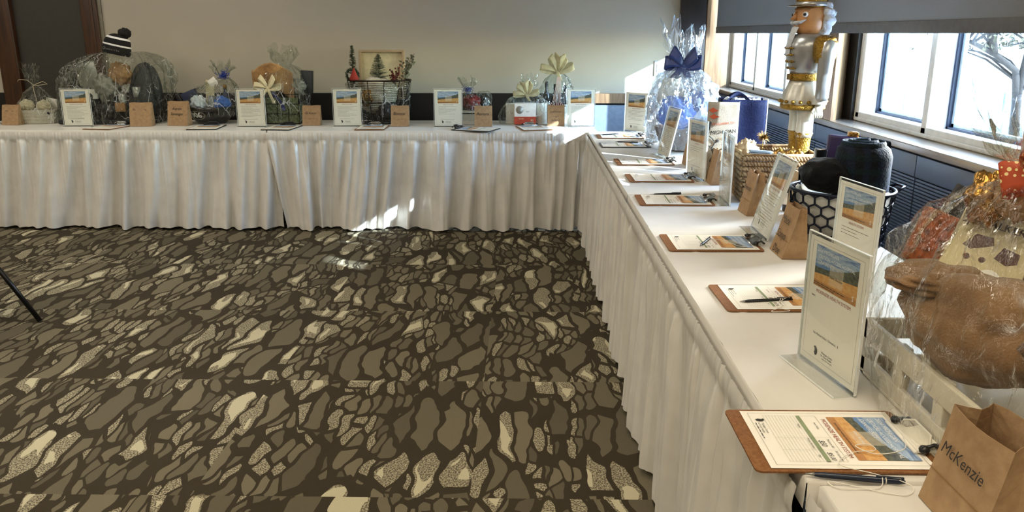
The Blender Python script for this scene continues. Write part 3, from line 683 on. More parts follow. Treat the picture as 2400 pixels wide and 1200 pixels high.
# ---- kraft bags standing as name cards
def kraft(x,y,rz,label,words,w=.134,h=.162,d=.085,lean=.04,seed=1,opening=.4):
    t=thing('kraft_bag',label,'paper bag',(x,y,CT+.001),R(rz),'kraft name bags on the tables'); g=.02
    b=MB(); N=9; V=[]; hw=w/2; rnd=random.Random(seed)
    for j in range(N+1):
        v=j/N; z=h*v; yf=-d/2+lean*v; yb=d/2-(.010+.02*(1-opening))*v; mid=(yf+yb)/2; gi=g*max(0,(v-.12)/.88)
        bow=.004*math.sin(PI*v)*math.sin(seed)
        loop=[]
        for k in range(7): u=k/6; loop.append((-hw+w*u,yf-bow-.010*opening*v*v*math.sin(PI*u),z))
        loop+= [(hw-gi*.6,(yf+mid)/2,z),(hw-gi,mid,z),(hw-gi*.6,(yb+mid)/2,z)]
        for k in range(7): u=k/6; loop.append((hw-w*u,yb+bow+.016*opening*v*v*math.sin(PI*u),z+(.002*math.sin(u*9) if j==N else 0)))
        loop+= [(-hw+gi*.6,(yb+mid)/2,z),(-hw+gi,mid,z),(-hw+gi*.6,(yf+mid)/2,z)]
        V+=loop; n=len(loop)
    F=[(j*n+i,j*n+(i+1)%n,(j+1)*n+(i+1)%n,(j+1)*n+i) for j in range(N) for i in range(n)]; F.append(tuple(range(n-1,-1,-1)))
    b.add(V,F); b.build('paper_bag','kraft',t,mod=.0007)
    if words:
        k=MB(); a=math.atan2(lean,h)
        sz=min(.036,w*1.45/max(len(s) for s in words)); z0=h*(.62 if len(words)==1 else .70)
        for i,s in enumerate(words):
            zz=z0-i*sz*1.35; v=zz/h
            k.text(s,sz,T(-.004,-d/2+lean*v-.0028-.0105*opening*v*v,zz)@RZ(R(0))@RX(R(90)-a),0,.15)
        k.build('handwriting','marker',t)
    c=MB(); v=.34; c.box(-hw,hw,-d/2+lean*v-.0010,-d/2+lean*v+.0004,h*v,h*v+.0006); c.build('fold_line','kraft_inside',t)
    return t
kraft(-4.095,6.445,0,'kraft name bag at the far left beside the white slatted basket',['Marlette','Bay Shore','Restaurant'],.13,.155,seed=1)
kraft(-3.020,6.375,4,'kraft name bag leaning on the right end of the big wrapped bundle',['Rental Lube',''],.165,.180,seed=2)
kraft(-2.745,6.425,-6,'larger kraft name bag left of the black bowl',['Aaron','Savanger'],.165,.186,seed=3)
kraft(-1.700,6.46,2,'kraft name bag right of the mossy gift box',['Gi Kevin'],.140,.152,seed=4)
kraft(-.990,6.41,0,'kraft name bag in front of the tall wire basket',['Bonnie'],.138,.156,seed=5)
kraft(-.335,6.395,0,'kraft name bag right of the small blue-ribboned gift',['Aurora'],.136,.156,seed=6)
kraft(.235,6.46,0,'kraft name bag below the gold-bowed bottle gift',['Lutheran','High','School'],.134,.156,seed=7)
kraft(.915,4.47,-82,'thin-looking kraft bag in front of the blue-bowed gift',None,.12,.160,.07,.035,8)
kraft(.930,3.915,-88,'kraft bag in front of the Welcome to Michigan bag',None,.112,.165,.085,.032,9)
kraft(.920,3.235,-88,'kraft bag leaning against the woven basket corner',['Brenda'],.118,.167,.085,.035,10)
kraft(.872,2.60,-90,'kraft name bag between the leaning sign and the black hexagon basket',['Mack','Sonya','Doe'],.134,.162,.09,.046,11)
kraft(.676,1.068,-88,'large nearest kraft name bag with an open top at the lower right',['McKenzie'],.150,.158,.105,.035,12,1.)
# ---------------------------------------------------------------- helpers for gifts
def wrap(parent,name,m,rx,ry,z0,neck,nr,ztop,pr,seed,power=2.2,q=.75,nth=110,lean=(0,0),amp=.012,bulge=.06,flat=False,cx=0,cy=0):
    # clear wrap: gathered from the base to a neck, crinkled, with a ragged plume above
    b=MB(); nb=30; V=[]; nx_,ny_,nz_=neck
    def P(a,t):
        s=(1-t**power)**q if t<1 else 0; s=s*(1+bulge*math.sin(PI*t))
        ca,sa=math.cos(a),math.sin(a)
        pl=1+(.10+.45*t*t)*abs(nz(ca*5+seed,sa*5,t*.8+seed))*(1 if t>.05 else .3)
        sx=math.copysign(abs(ca)**.85,ca); sy=math.copysign(abs(sa)**.85,sa)
        x=cx+(nx_-cx)*t**1.6+sx*(nr+(rx-nr)*s)*pl; y=cy+(ny_-cy)*t**1.6+sy*(nr+(ry-nr)*s)*pl
        z=z0+(nz_-z0)*t
        v=Vector((x,y,z)); g=noise.noise_vector(v*17+Vector((seed,0,0)))*amp+noise.noise_vector(v*45+Vector((0,seed,0)))*amp*.35
        g*=min(1,(t*4)+.1)*(1 if t<.9 else .3)
        return tuple(v+g)
    for j in range(nb+1):
        t=j/nb
        for i in range(nth): V.append(P(2*PI*i/nth,t))
    npz=14 if ztop>nz_ else 0
    for j in range(1,npz+1):
        s=j/npz
        for i in range(nth):
            a=2*PI*i/nth; ca,sa=math.cos(a),math.sin(a)
            hgt=(ztop-nz_)*(.62+.55*nz(ca*1.8+seed,sa*1.8,3)+.15*nz(ca*7,sa*7,seed))
            r=nr+pr*s**.75*(1+.9*nz(ca*3.2+seed,sa*3.2,s*1.2+5))
            v=Vector((nx_+ca*r+lean[0]*s,ny_+sa*r+lean[1]*s,nz_+max(hgt,.02)*s)); v+=noise.noise_vector(v*22+Vector((seed,2,0)))*.016*s
            V.append(tuple(v))
    n=nb+1+npz
    F=[(j*nth+i,j*nth+(i+1)%nth,(j+1)*nth+(i+1)%nth,(j+1)*nth+i) for j in range(n-1) for i in range(nth)]
    b.add(V,F,0,not flat); return b.build(name,m,parent)
def bow(parent,c,size,m,az=-90,loops=2,tails=2,seed=1,name='bow',w=None,tail_len=1.2,spread=1.):
    b=MB(); rnd=random.Random(seed); w=w or size*.32
    for k in range(loops):
        for s in (-1,1):
            tw=rnd.uniform(-.25,.25)+k*.5*s; L=size*(1-.12*k)
            def fn(u,v,s=s,tw=tw,L=L):
                a=PI*2*u; x=s*L*.5*(1-math.cos(a))*spread; z=L*.11*math.sin(a)*(1 if s>0 else -1)*-1+x*s*.35*(k+.3)
                ww=w*(.30+.80*math.sin(a/2)); y=-L*.10*math.sin(a/2)*(1+k)-(.16*L*math.sin(a) if True else 0)*.6
                yy=y+(v-.5)*ww*.25; zz=z+(v-.5)*ww*1.05
                return (x*math.cos(tw)-zz*math.sin(tw),yy,x*math.sin(tw)+zz*math.cos(tw)+.004*nz(u*9,v*3,seed))
            b.grid(fn,22,5)
    b.sphere((0,-size*.04,0),size*.13,10,0,(1,.8,1.1))
    for k in range(tails):
        s=-1 if k%2 else 1; L=size*tail_len*rnd.uniform(.8,1.1); ex=rnd.uniform(.3,.7)
        def ft(u,v,s=s,L=L,ex=ex):
            return (s*(u*L*ex)+(v-.5)*w*.7,-size*.1-.02*size*math.sin(u*7),-u*L*(1-.25*ex)+.02*size*math.sin(u*9))
        b.grid(ft,14,4)
    o=b.build(name,m,parent,mod=.0009); o.location=c; o.rotation_euler=(0,0,R(az+90)); return o
def curly(parent,c,r,m,n=16,seed=1,name='curled_ribbon',L=.05):
    b=MB(); rnd=random.Random(seed)
    for k in range(n):
        d=Vector((rnd.gauss(0,1),rnd.gauss(0,1),rnd.gauss(-.1,.8))).normalized(); x=d.orthogonal().normalized(); y=d.cross(x)
        P=[]; ph=rnd.random()*6; ll=L*rnd.uniform(.6,1.4)
        for i in range(22):
            t=i/21; a=t*15+ph; P.append(d*ll*t+(x*math.cos(a)+y*math.sin(a))*r*min(1,t*4))
        b.tube(P,.0016,5)
    o=b.build(name,m,parent); o.location=c; return o
def boxthing(name,label,cat,loc,dim,mats,rz=0,rx=0,ry=0,r=.003,group=None,extra=None,part='body'):
    t=thing(name,label,cat,loc,0,group); t.rotation_euler=(R(rx),R(ry),R(rz)); w,d,h=dim
    b=MB(); b.bbox(-w/2,w/2,-d/2,d/2,0,h,r); b.build(part,mats,t)
    if extra: extra(t)
    return t
def lump(name,label,cat,loc,r,sc,m,seed,amp=.25,fs=2.2,rz=0,group=None,n=40,part=None,flat=.0,extra=None):
    # soft folded or crumpled thing
    b=MB()
    def f(d):
        k=1+amp*nz(d.x*fs+seed,d.y*fs,d.z*fs)+amp*.35*nz(d.x*fs*2.7,d.y*fs*2.7+seed,d.z*fs*2.7)
        return k
    b.sphere((0,0,0),r,n,0,sc,f)
    zm=min(v[2] for v in b.v); b.v=[(x,y,z-zm) for x,y,z in b.v]
    t=thing(name,label,cat,loc,R(rz),group) if part else None
    if part: b.build(part,m,t); 
    else:
        o=b.build(name,m); o.location=loc; o.rotation_euler=(0,0,R(rz)); tag(o,label,cat,group); t=o
    if extra: extra(t)
    return t
def bottle(loc,label,group,m='wine_black',h=.2,r=.026,capm='gold_foil',name='bottle'):
    t=thing(name,label,'bottle',loc,0,group)
    b=MB(); b.lathe([(r*.9,0),(r,.006),(r,h*.55),(r*.9,h*.64),(r*.42,h*.76),(r*.38,h*.9),(r*.42,h*.91)],16); b.build('glass_body',m,t)
    b=MB(); b.lathe([(r*.45,h*.86),(r*.47,h),(r*.3,h*1.005)],12); b.build('cap',capm,t)
    b=MB(); b.lathe([(r*1.01,h*.16),(r*1.01,h*.45)],16,cap=False); b.build('label_band','white_card',t)
    return t
def cup(loc,label,r=.04,h=.1,m='silver_plastic',group=None,name='tumbler',handle=True,lid=None):
    t=thing(name,label,'cup',loc,0,group)
    b=MB(); b.lathe([(r*.8,0),(r*.82,.003),(r,h),(r*.94,h),(r*.76,.006)],20,cap=False); b.lathe([(0.001,.003),(r*.8,.003)],20,cap=False); b.build('body',m,t)
    if handle: b=MB(); b.tube([(r*.95,0,h*.8),(r*1.5,0,h*.75),(r*1.6,0,h*.45),(r*.9,0,h*.25)],.005,8); b.build('handle',m,t)
    if lid: b=MB(); b.lathe([(r*1.04,h),(r*1.04,h+.008),(r*.8,h+.014)],20); b.build('lid',lid,t)
    return t
BK=6.6
# ---- A: white slatted basket gift at the far left
t=thing('gift_basket','small white slatted wood basket in clear wrap by the door, leftmost gift','gift basket',(-3.972,6.60,CT+.001))
octo=lambda rx,ry:[(rx*math.cos(R(22.5+45*k)),ry*math.sin(R(22.5+45*k))) for k in range(8)]
b=MB()
for k in range(4):
    z0=.004+k*.027; a=octo(.152+.007*k,.112+.006*k); c=octo(.158+.007*k,.118+.006*k)
    b.add([(x,y,z0) for x,y in a]+[(x,y,z0+.024) for x,y in c]+[(x*.95,y*.95,z0+.024) for x,y in c]+[(x*.95,y*.95,z0) for x,y in a],[(r_*8+i,r_*8+(i+1)%8,((r_+1)%4)*8+(i+1)%8,((r_+1)%4)*8+i) for r_ in range(4) for i in range(8)])
b.prism(octo(.150,.11),0,.006); b.build('slatted_basket','white_wood',t)
b=MB(); b.lathe([(.001,0),(.026,0),(.026,.003),(.001,.003)],16,0,T(.13,-.085,.082)@RZ(R(-35))@RX(R(90)),sx=1,sy=.42); b.build('handle_hole','black_gap',t)
wrap(t,'cellophane_wrap','cellophane',.185,.15,.0,(0.0,0,.298),.016,.53,.045,11,1.5,.9,lean=(-.02,0))
b=MB(); b.tube([(-.12,-.02,.33),(-.1,-.03,.345),(-.04,-.02,.34),(0,-.01,.30),(.03,-.02,.31),(.09,-.03,.33),(.12,-.02,.31),(.05,-.015,.3),(.0,-.02,.298),(.02,-.05,.25),(.05,-.08,.18)],.0018,6); b.build('ribbon_tie','cream_ribbon',t)
lump('hand_towel','cream folded towel in the left of the white slatted basket','towel',(-4.03,6.555,CT+.085),.055,(1.,.8,.9),'towel_cream',3,.2,2.6)
lump('hand_towel','cream rolled towel in the right of the white slatted basket','towel',(-3.90,6.57,CT+.085),.052,(1.1,.8,.95),'towel_cream',5,.2,2.6)
boxthing('greeting_card','white card standing behind the towels in the slatted basket','card',(-3.87,6.62,CT+.09),(.09,.004,.11),'white_card',0,10,12,.001)
# ---- B: big bundle with the knit hat
t=thing('gift_bundle','largest clear-wrapped bundle on the back table under the black knit hat','gift bundle',(-3.36,6.625,CT+.001))
b=MB(); b.bbox(-.38,.36,-.17,.17,0,.035,.012); b.build('tray','black_fabric',t)
wrap(t,'cellophane_wrap','cellophane',.425,.195,.0,(.13,0.0,.56),.12,.50,.0,21,3.6,.62,150,amp=.02,bulge=.03)
# backpack
t=thing('backpack','charcoal grey backpack at the right inside the big wrapped bundle','backpack',(-3.06,6.60,CT+.04))
def bp(d): return 1+.05*nz(d.x*3,d.y*3,d.z*3)
b=MB(); b.sphere((0,0,.22),.155,28,0,(.78,.62,1.42),bp); b.build('main_body','charcoal_fabric',t)
b=MB(); b.sphere((.0,-.075,.13),.10,22,0,(.95,.5,1.1),bp); b.build('front_pocket','charcoal_fabric',t)
b=MB(); b.tube([(-.09,-.09,.06),(-.10,-.10,.15),(-.08,-.1,.26),(-.04,-.07,.36),(.02,-.02,.43)],.009,6); b.tube([(.05,-.04,.42),(.09,-.07,.3),(.1,-.08,.15)],.007,6); b.build('strap','black_fabric',t)
lump('cooler_bag','black soft cooler bag at the lower left of the big wrapped bundle','bag',(-3.56,6.57,CT+.04),.12,(1.25,.9,1.0),'black_fabric',12,.18)
boxthing('picture_board','grey board leaning at the upper left in the big wrapped bundle','board',(-3.55,6.69,CT+.24),(.17,.012,.24),'silver_plastic',0,-6,-14,.003)
boxthing('gift_box','silver grey gift box in the middle of the big wrapped bundle','box',(-3.52,6.55,CT+.20),(.18,.10,.075),'white_card',8,0,3,.004)
lump('snack_bag','golden tan paper pouch near the top of the big wrapped bundle','pouch',(-3.24,6.56,CT+.295),.085,(1.05,.6,1.0),'tan_paper',7,.35,3.)
lump('cleaning_cloth','crumpled pale shirt at the centre of the big wrapped bundle','shirt',(-3.36,6.55,CT+.15),.10,(1.1,.7,.95),'grey_wrap',17,.45,3.)
for i,(x,z,l) in enumerate(((-3.22,.16,'silver tumbler lying behind the kraft bag in the big bundle'),(-3.10,.215,'clear topped silver cup at the right of the big bundle'))):
    cup((x,6.51,CT+z),l,.035,.08,'silver_plastic')
boxthing('gift_box','small gold box low in the big wrapped bundle','box',(-3.24,6.50,CT+.10),(.075,.05,.07),'tan_paper',12)
boxthing('coiled_strap','black strap hanging down the front of the big bundle','strap',(-3.30,6.50,CT+.04),(.035,.02,.15),'black_gloss',0,0,6,.008)
lump('camouflage_bag','dark green bag low at the front right of the big bundle','bag',(-3.36,6.53,CT+.035),.085,(1.3,.7,.75),'olive_black',19,.3)
# hat
t=thing('knit_hat','black knit hat with white stripes and pompom on top of the big bundle','knit hat',(-3.235,6.52,CT+.545)); t.rotation_euler=(R(-4),R(13),0)
def hatp(a,z): return 1+.012*math.sin(a*40)
b=MB(); b.lathe([(.100,0),(.108,.02),(.106,.055),(.098,.066)],60,0,fn=hatp,cap=False,sy=.85); b.build('cuff','knit_black',t)
prof=[(.098,.05),(.102,.07),(.098,.10),(.085,.125),(.060,.145),(.03,.156),(.002,.158)]
b=MB(); b.lathe(prof,60,0,fn=hatp,cap=False,sy=.85); b.build('crown','knit_black',t)
b=MB(); b.lathe([(.1035,.064),(.1055,.07),(.1035,.077)],48,0,cap=False,sy=.85); b.build('white_stripe','knit_white',t)
b=MB(); b.lathe([(.091,.119),(.0855,.128),(.078,.134)],48,0,cap=False,sy=.87); b.build('white_stripe','knit_white',t)
b=MB(); b.sphere((.045,0,.175),.042,26,0,(1.15,1,.9),lambda d:1+.3*nz(d.x*9,d.y*9,d.z*9)); b.build('pompom','pompom',t)
k=MB()
for i,ch in enumerate('samsville'):
    a=-PI/2-.42+i*.115; k.text(ch,.021,T(.1095*math.cos(a),.0935*math.sin(a),.033)@RZ(a+PI/2)@RX(R(90)),0)
a=-PI/2-.62; k.tube([(.1085*math.cos(a+.1*math.cos(q*.5236)),.0945*math.sin(a+.1*math.cos(q*.5236)),.033+.011*math.sin(q*.5236)) for q in range(12)],.0018,5,0,None,True)
k.build('embroidered_logo','grey_wrap',t)
# ---- C: 906 bowl
t=thing('gift_bowl','black 906 bowl gift in clear wrap with a blue bow','gift bowl',(-2.555,6.60,CT+.001))
b=MB(); b.lathe([(.105,0),(.115,.004),(.155,.05),(.195,.105),(.208,.135),(.200,.136),(.185,.105),(.145,.05),(.1,.010),(.001,.010)],48,0,sy=.86,fn=lambda a,z:1+.02*math.cos(2*a)); b.build('bowl','black_gloss',t)
k=MB(); prf=[(.115,.004),(.155,.05),(.195,.105),(.208,.135)]
def onb(x,z,off):
    for (r0,z0),(r1,z1) in zip(prf,prf[1:]):
        if z<=z1: break
    r=r0+(r1-r0)*(z-z0)/(z1-z0); a=-PI/2+(x-.066)/.16; rr=(r*(1+.02*math.cos(2*a)))+off
    return (rr*math.cos(a),rr*.86*math.sin(a),z)
def onmap(V2,off,mi,F):
    k.add([onb(x,.073+y,off) for x,y in V2],F,mi)
el=[(.072*math.cos(q*PI/16),.036*math.sin(q*PI/16)) for q in range(32)]
onmap(el+[(x*.93,y*.88) for x,y in el],.003,1,[(i,(i+1)%32,32+(i+1)%32,32+i) for i in range(32)])
V9,F9=textmesh('906')
for dx,dy in ((-.003,0),(-.001,.001),(.001,-.001),(.003,0)): onmap([(x*.060+dx,y*.060+dy) for x,y,z in V9],.0045,0,F9)
k.build('emblem',['knit_white','grey_wrap'],t)
wrap(t,'cellophane_wrap','cellophane',.215,.15,.06,(.125,0,.365),.02,.53,.06,31,2.2,.75)
o=curly(t,(.145,-.05,.385),.012,'blue_ribbon',22,4,'blue_bow',.05)
b=MB(); b.bbox(-.035,.035,-.001,.001,-.028,.028,.002,0,T(.06,-.07,.33)@RY(R(-35))); b.build('gift_tag','white_card',t)
def nav(t):
    k=MB(); 
    for dx in (0,.0012): k.text('DE FEO',.034,T(.0+dx,-.0275,.055)@RX(R(90)),0)
    k.build('printed_text',['print_white'],t)
boxthing('navy_box','navy blue box with white letters at the left of the 906 bowl','box',(-2.665,6.565,CT+.135),(.12,.05,.13),'navy_box',0,0,-22,.004,extra=nav)
boxthing('hand_tool','black plastic tool standing at the left rim of the 906 bowl','tool',(-2.745,6.56,CT+.10),(.04,.03,.15),'black_plastic',0,0,-24,.008)
boxthing('booklet','tall cream booklet in the middle of the 906 bowl','booklet',(-2.575,6.63,CT+.07),(.07,.006,.27),'cream_print',0,-3,4,.001)
lump('tissue_paper','crumpled white tissue paper at the front of the 906 bowl','tissue paper',(-2.63,6.545,CT+.08),.06,(1.1,.7,1.1),'white_tissue',4,.4,3)
t=cup((-2.515,6.545,CT+.10),'clear cup with orange sweets in the 906 bowl',.036,.12,'clear_plastic',handle=False); b=MB(); b.lathe([(.001,.006),(.028,.006),(.031,.045),(.001,.05)],16); b.build('sweets','orange_candy',t)
bottle((-2.425,6.60,CT+.085),'bottle with gold cap at the right of the 906 bowl',None,'navy_box',.22,.03)
lump('tissue_paper','crumpled blue tissue paper at the right of the 906 bowl','tissue paper',(-2.44,6.545,CT+.09),.058,(1.1,.7,1.),'blue_tissue',6,.4,3)
# ---- D: mossy wire box
t=thing('gift_basket','gift box of wire and moss with cream bow in clear wrap','gift basket',(-1.985,6.61,CT+.001))
b=MB()
for z in (.004,.08,.16,.235): b.tube([(-.17,-.10,z),(.17,-.10,z),(.17,.10,z),(-.17,.10,z)],.003,6,0,None,True)
for x in (-.17,-.085,0,.085,.17):
    for y in (-.1,.1): b.tube([(x,y,0),(x,y,.235)],.0025,6)
for y in (-.05,0,.05): b.tube([(-.17,y,.004),(.17,y,.004)],.0025,5)
b.build('wire_basket','dark_wire',t)
b=MB(); b.grid(lambda u,v:(-.165+.33*u,-.095+.012*nz(u*18,v*14,2),.008+.20*v),50,30); b.bbox(-.165,.165,-.088,.095,.006,.15,.02); b.build('moss_liner','moss',t)
wrap(t,'cellophane_wrap','cellophane',.205,.15,.01,(.045,0,.46),.05,.64,.06,41,3.2,.6,amp=.02)
bow(t,(-.055,-.13,.285),.11,'cream_ribbon',-90,2,2,3,tail_len=1.2)
b=MB()
for s in (-1,1): b.grid(lambda u,v,s=s:(-.055+s*(.02+.09*math.sin(u*1.5))+(v-.5)*.03,-.125-.012*math.sin(u*6),.27-.16*u),14,4)
b.build('navy_ribbon','navy_ribbon',t)
t=thing('folded_fabric','brown patterned cloth folded over the top of the mossy gift','cloth',(-2.01,6.58,CT+.33))
b=MB(); b.grid(lambda u,v:(-.16+.32*u,-.05+.02*math.sin(u*9)-.02*v,-.10*abs(u-.38)*2*(1-v)+.12*v*(1-.5*abs(u-.5))-.03*u+.012*nz(u*8,v*6,1)+(.05 if v>.5 else 0)*math.sin(u*3)),26,12); b.build('cloth','tan_paper',t,mod=.004)
lump('black_tin','black glossy tin in the centre of the mossy gift','tin',(-1.93,6.60,CT+.20),.07,(1.2,.8,.8),'black_gloss',5,.1)
boxthing('clear_box','dark clear plastic box at the upper right of the mossy gift','box',(-1.775,6.64,CT+.24),(.09,.06,.175),'charcoal_fabric',0,0,4,.004)
lump('silver_bag','silver crinkled packet right of the cream bow','packet',(-1.83,6.57,CT+.20),.06,(1,.7,1.1),'grey_wrap',8,.4,3.5)
boxthing('navy_tin','small navy tin at the left edge of the mossy gift','tin',(-2.13,6.58,CT+.235),(.07,.07,.045),'navy_box',0)
# ---- E: tall wire basket with trees
t=thing('wire_basket','tall dark wire basket full of Christmas decorations','basket',(-1.182,6.63,CT+.001))
b=MB(); H=.342; NR=26
def wr(z): return .165+(.255-.165)*(z/H)**.9
for k in range(NR):
    z=.006+k*(H-.012)/(NR-1); rr=wr(z); b.tube([(rr*math.cos(q*PI/20),rr*.68*math.sin(q*PI/20),z+.002*math.sin(q*.9+k)) for q in range(40)],.0021,5,0,None,True)
for z in (H,): b.tube([(wr(z)*math.cos(q*PI/20),wr(z)*.68*math.sin(q*PI/20),z) for q in range(40)],.0055,7,0,None,True)
for z in (.004,.17): b.tube([(wr(z)*math.cos(q*PI/20),wr(z)*.68*math.sin(q*PI/20),z) for q in range(40)],.0042,7,0,None,True)
for q in range(12):
    a=PI*2*(q+.5)/12; b.tube([(wr(z)*1.01*math.cos(a),wr(z)*.69*math.sin(a),z) for z in (.0,.09,.18,.27,H)],.0042,6)
b.build('wire_cage','dark_wire',t)
b=MB(); b.lathe([(.14,.004),(.001,.006)],24,0,sy=.68,cap=False); b.build('base','dark_wire',t)
wrap(t,'cellophane_wrap','cellophane',.23,.155,.01,(0,0,.33),.19,.33,.0,51,3,.3,90,amp=.006,bulge=0)
lump('throw_blanket','cream fleece throw filling the tall wire basket','blanket',(-1.20,6.63,CT+.06),.145,(1.05,.72,1.05),'white_fleece',23,.18,2.4)
lump('knit_sock','grey knit bundle low in the tall wire basket','knitwear',(-1.11,6.575,CT+.012),.085,(1.1,.7,.9),'charcoal_fabric',25,.25)
lump('gold_pouch','gold and brown gift packet behind the wires of the tall basket','packet',(-1.265,6.555,CT+.13),.06,(1,.6,1.1),'gold_foil',26,.3,3)
t=thing('shadow_box','empty pale wood shadow box frame standing in the tall wire basket','picture frame',(-1.178,6.735,CT+.18)); t.rotation_euler=(R(-6),0,R(1))
b=MB(); fw=.185
for x0,x1,z0,z1 in ((-fw,fw,.375,.395),(-fw,fw,0,.02),(-fw,-fw+.02,.02,.375),(fw-.02,fw,.02,.375)): b.bbox(x0,x1,-.022,.018,z0,z1,.002)
b.build('frame','pale_wood',t); b=MB(); b.box(-fw+.015,fw-.015,.008,.014,.01,.385); b.build('backing_board','cream_print',t)
def xmas(loc,label,h,r,seed,m='evergreen',dens=26,name='tabletop_tree'):
    t=thing(name,label,'tree',loc); rnd=random.Random(seed); b=MB(); b.tube([(0,0,0),(0,0,h)],[.006,.002],6); b.build('trunk','twig',t)
    b=MB()
    for k in range(dens*8):
        z=h*(.12+.88*rnd.random()**1.1); L=r*(1-z/h)**.8+.008; a=rnd.random()*2*PI; e=Vector((math.cos(a)*L,math.sin(a)*L,z+L*.25-.004))
        p=Vector((0,0,z)); b.tube([p,e],[.0016,.0006],3)
        for q in range(7):
            c=p.lerp(e,.25+.75*q/7); d=Vector((rnd.gauss(0,1),rnd.gauss(0,1),rnd.gauss(.2,.7))).normalized()*rnd.uniform(.007,.014); s=d.orthogonal().normalized()*.0016
            b.add([tuple(c-s),tuple(c+s),tuple(c+d)],[(0,1,2)])
    b.build('needles',m,t); return t
xmas((-1.385,6.60,CT+.36),'slim dark green tree at the left rim of the tall wire basket',.25,.035,1)
xmas((-1.180,6.60,CT+.33),'frosted little pine tree in the middle of the tall wire basket',.215,.085,2,'pale_green',34)
t=thing('winter_wreath','dark green sprig ring at the left rim of the tall wire basket','wreath',(-1.385,6.575,CT+.385)); b=MB(); rnd=random.Random(5)
for k in range(420):
    a=rnd.random()*2*PI; c=Vector((.045*math.cos(a),rnd.gauss(0,.012),.045*math.sin(a))); d=Vector((rnd.gauss(0,1),rnd.gauss(0,1),rnd.gauss(0,1))).normalized()*.02; s=d.orthogonal().normalized()*.0035; b.add([tuple(c-s),tuple(c+s),tuple(c+d)],[(0,1,2)])
b.build('needles','evergreen',t)
t=thing('felt_gnome','small red and white felt ornament at the left rim of the wire basket','ornament',(-1.362,6.525,CT+.345)); b=MB(); b.lathe([(.034,0),(.036,.015),(.022,.05),(.006,.09),(.001,.10)],16,0); b.build('hat','felt_red',t); b=MB(); b.sphere((0,-.012,.012),.026,12,0,(1.1,.8,.6)); b.build('beard','white_fleece',t)
t=thing('berry_sprig','sprig of dark red berries at the right of the wire basket','sprig',(-1.045,6.58,CT+.30)); rnd=random.Random(8); b=MB(); b2=MB()
for k in range(7):
    e=Vector((rnd.uniform(-.06,.07),rnd.uniform(-.03,.02),rnd.uniform(.07,.19))); b.tube([(0,0,0),tuple(e*.6+Vector((0,0,.01))),tuple(e)],.002,5)
    for q in range(8): c=Vector((0,0,0)).lerp(e,.35+.65*q/8)+Vector((rnd.gauss(0,.008),rnd.gauss(0,.008),rnd.gauss(0,.005))); b2.sphere(tuple(c),.0075,7)
b.build('stems','twig',t); b2.build('berries','berry',t)
t=thing('leaf_spray','grey green leaf spray rising from the right of the wire basket','foliage',(-.975,6.60,CT+.32)); b=MB(); b2=MB()
for k in range(6):
    e=Vector((rnd.uniform(-.03,.09),rnd.uniform(-.03,.03),rnd.uniform(.14,.235))); P=[(0,0,0),tuple(e*.5+Vector((-.01,0,.02))),tuple(e)]; b.tube(P,.002,5)
    for q in range(9):
        c=Vector((0,0,0)).lerp(e,.25+.75*q/9); a=rnd.uniform(0,6); d=Vector((math.cos(a),math.sin(a)*.5,rnd.uniform(.1,.7))).normalized()*.032; s=d.cross(Vector((0,1,.2))).normalized()*.009
        b2.add([tuple(c),tuple(c+d*.5+s),tuple(c+d),tuple(c+d*.5-s)],[(0,1,2,3)])
b.build('stems','twig',t); b2.build('leaves','pale_green',t)
# ---- F: small blue ribboned gift
t=thing('gift_basket','small wrapped gift with curled blue ribbon between two notice signs','gift basket',(-.435,6.56,CT+.001))
b=MB(); b.bbox(-.085,.085,-.06,.06,0,.105,.006); b.build('white_crate','white_wood',t); b=MB(); b.box(-.086,.086,-.0612,.061,.083,.093); b.build('dark_band','dark_wire',t)
wrap(t,'cellophane_wrap','cellophane',.10,.08,.03,(-.03,0,.272),.014,.40,.055,61,1.6,.9,70,lean=(-.01,0))
curly(t,(-.028,-.03,.275),.010,'navy_ribbon',18,9,'blue_bow',.042)
lump('food_packets','dark and orange food packets inside the small blue-ribboned gift','packets',(-.44,6.555,CT+.106),.065,(1.1,.8,.9),'pattern_red',31,.3,3)
t=lump('wrapped_bowl','black round item in clear wrap beside the small blue-ribboned gift','bowl',(-.345,6.61,CT+.02),.068,(.8,.8,1.5),'black_gloss',33,.15,3,part='bowl')
wrap(t,'cellophane_wrap','cellophane',.062,.062,.08,(0,0,.235),.03,.235,0,62,3,.6,60)
# ---- G: mug gift
t=thing('gift_bundle','clear-wrapped bundle of white mugs boxes with a small gold bow','gift bundle',(.015,6.555,CT+.001))
b=MB(); b.bbox(-.17,.17,-.055,.055,0,.004,.001); b.build('card_base','white_card',t)
wrap(t,'cellophane_wrap','cellophane',.225,.08,.0,(-.012,0,.262),.018,.425,.045,71,2.0,.85,lean=(.02,0))
bow(t,(-.015,-.04,.235),.105,'gold_tulle',-90,3,1,5,tail_len=.7)
def um(t): k=MB(); k.text('U',.026,T(.0,-.0515,.085)@RX(R(90)),0); k.build('printed_text','print_black',t)
boxthing('mug_box','white box marked U at the left of the mug gift','box',(-.115,6.585,CT+.006),(.095,.10,.155),'white_card',0,extra=um)
def rm(t):
    b=MB(); b.box(-.086,.086,-.0535,.0535,.001,.062); b.build('red_band','red_print',t)
    b=MB(); b.lathe([(.001,0),(.028,0),(.028,.001),(.001,.001)],20,0,T(-.043,-.054,.115)@RX(R(90)),sy=1.1); b.build('mug_picture','grey_wrap',t)
    k=MB(); k.text('QUAD',.014,T(-.03,-.0545,.045)@RX(R(90)),0); k.text('80',.022,T(.055,-.0545,.033)@RX(R(90)),0); k.text('HOT',.012,T(.02,-.0545,.1)@RX(R(90)),1); k.build('printed_text',['cream_print','print_black'],t)
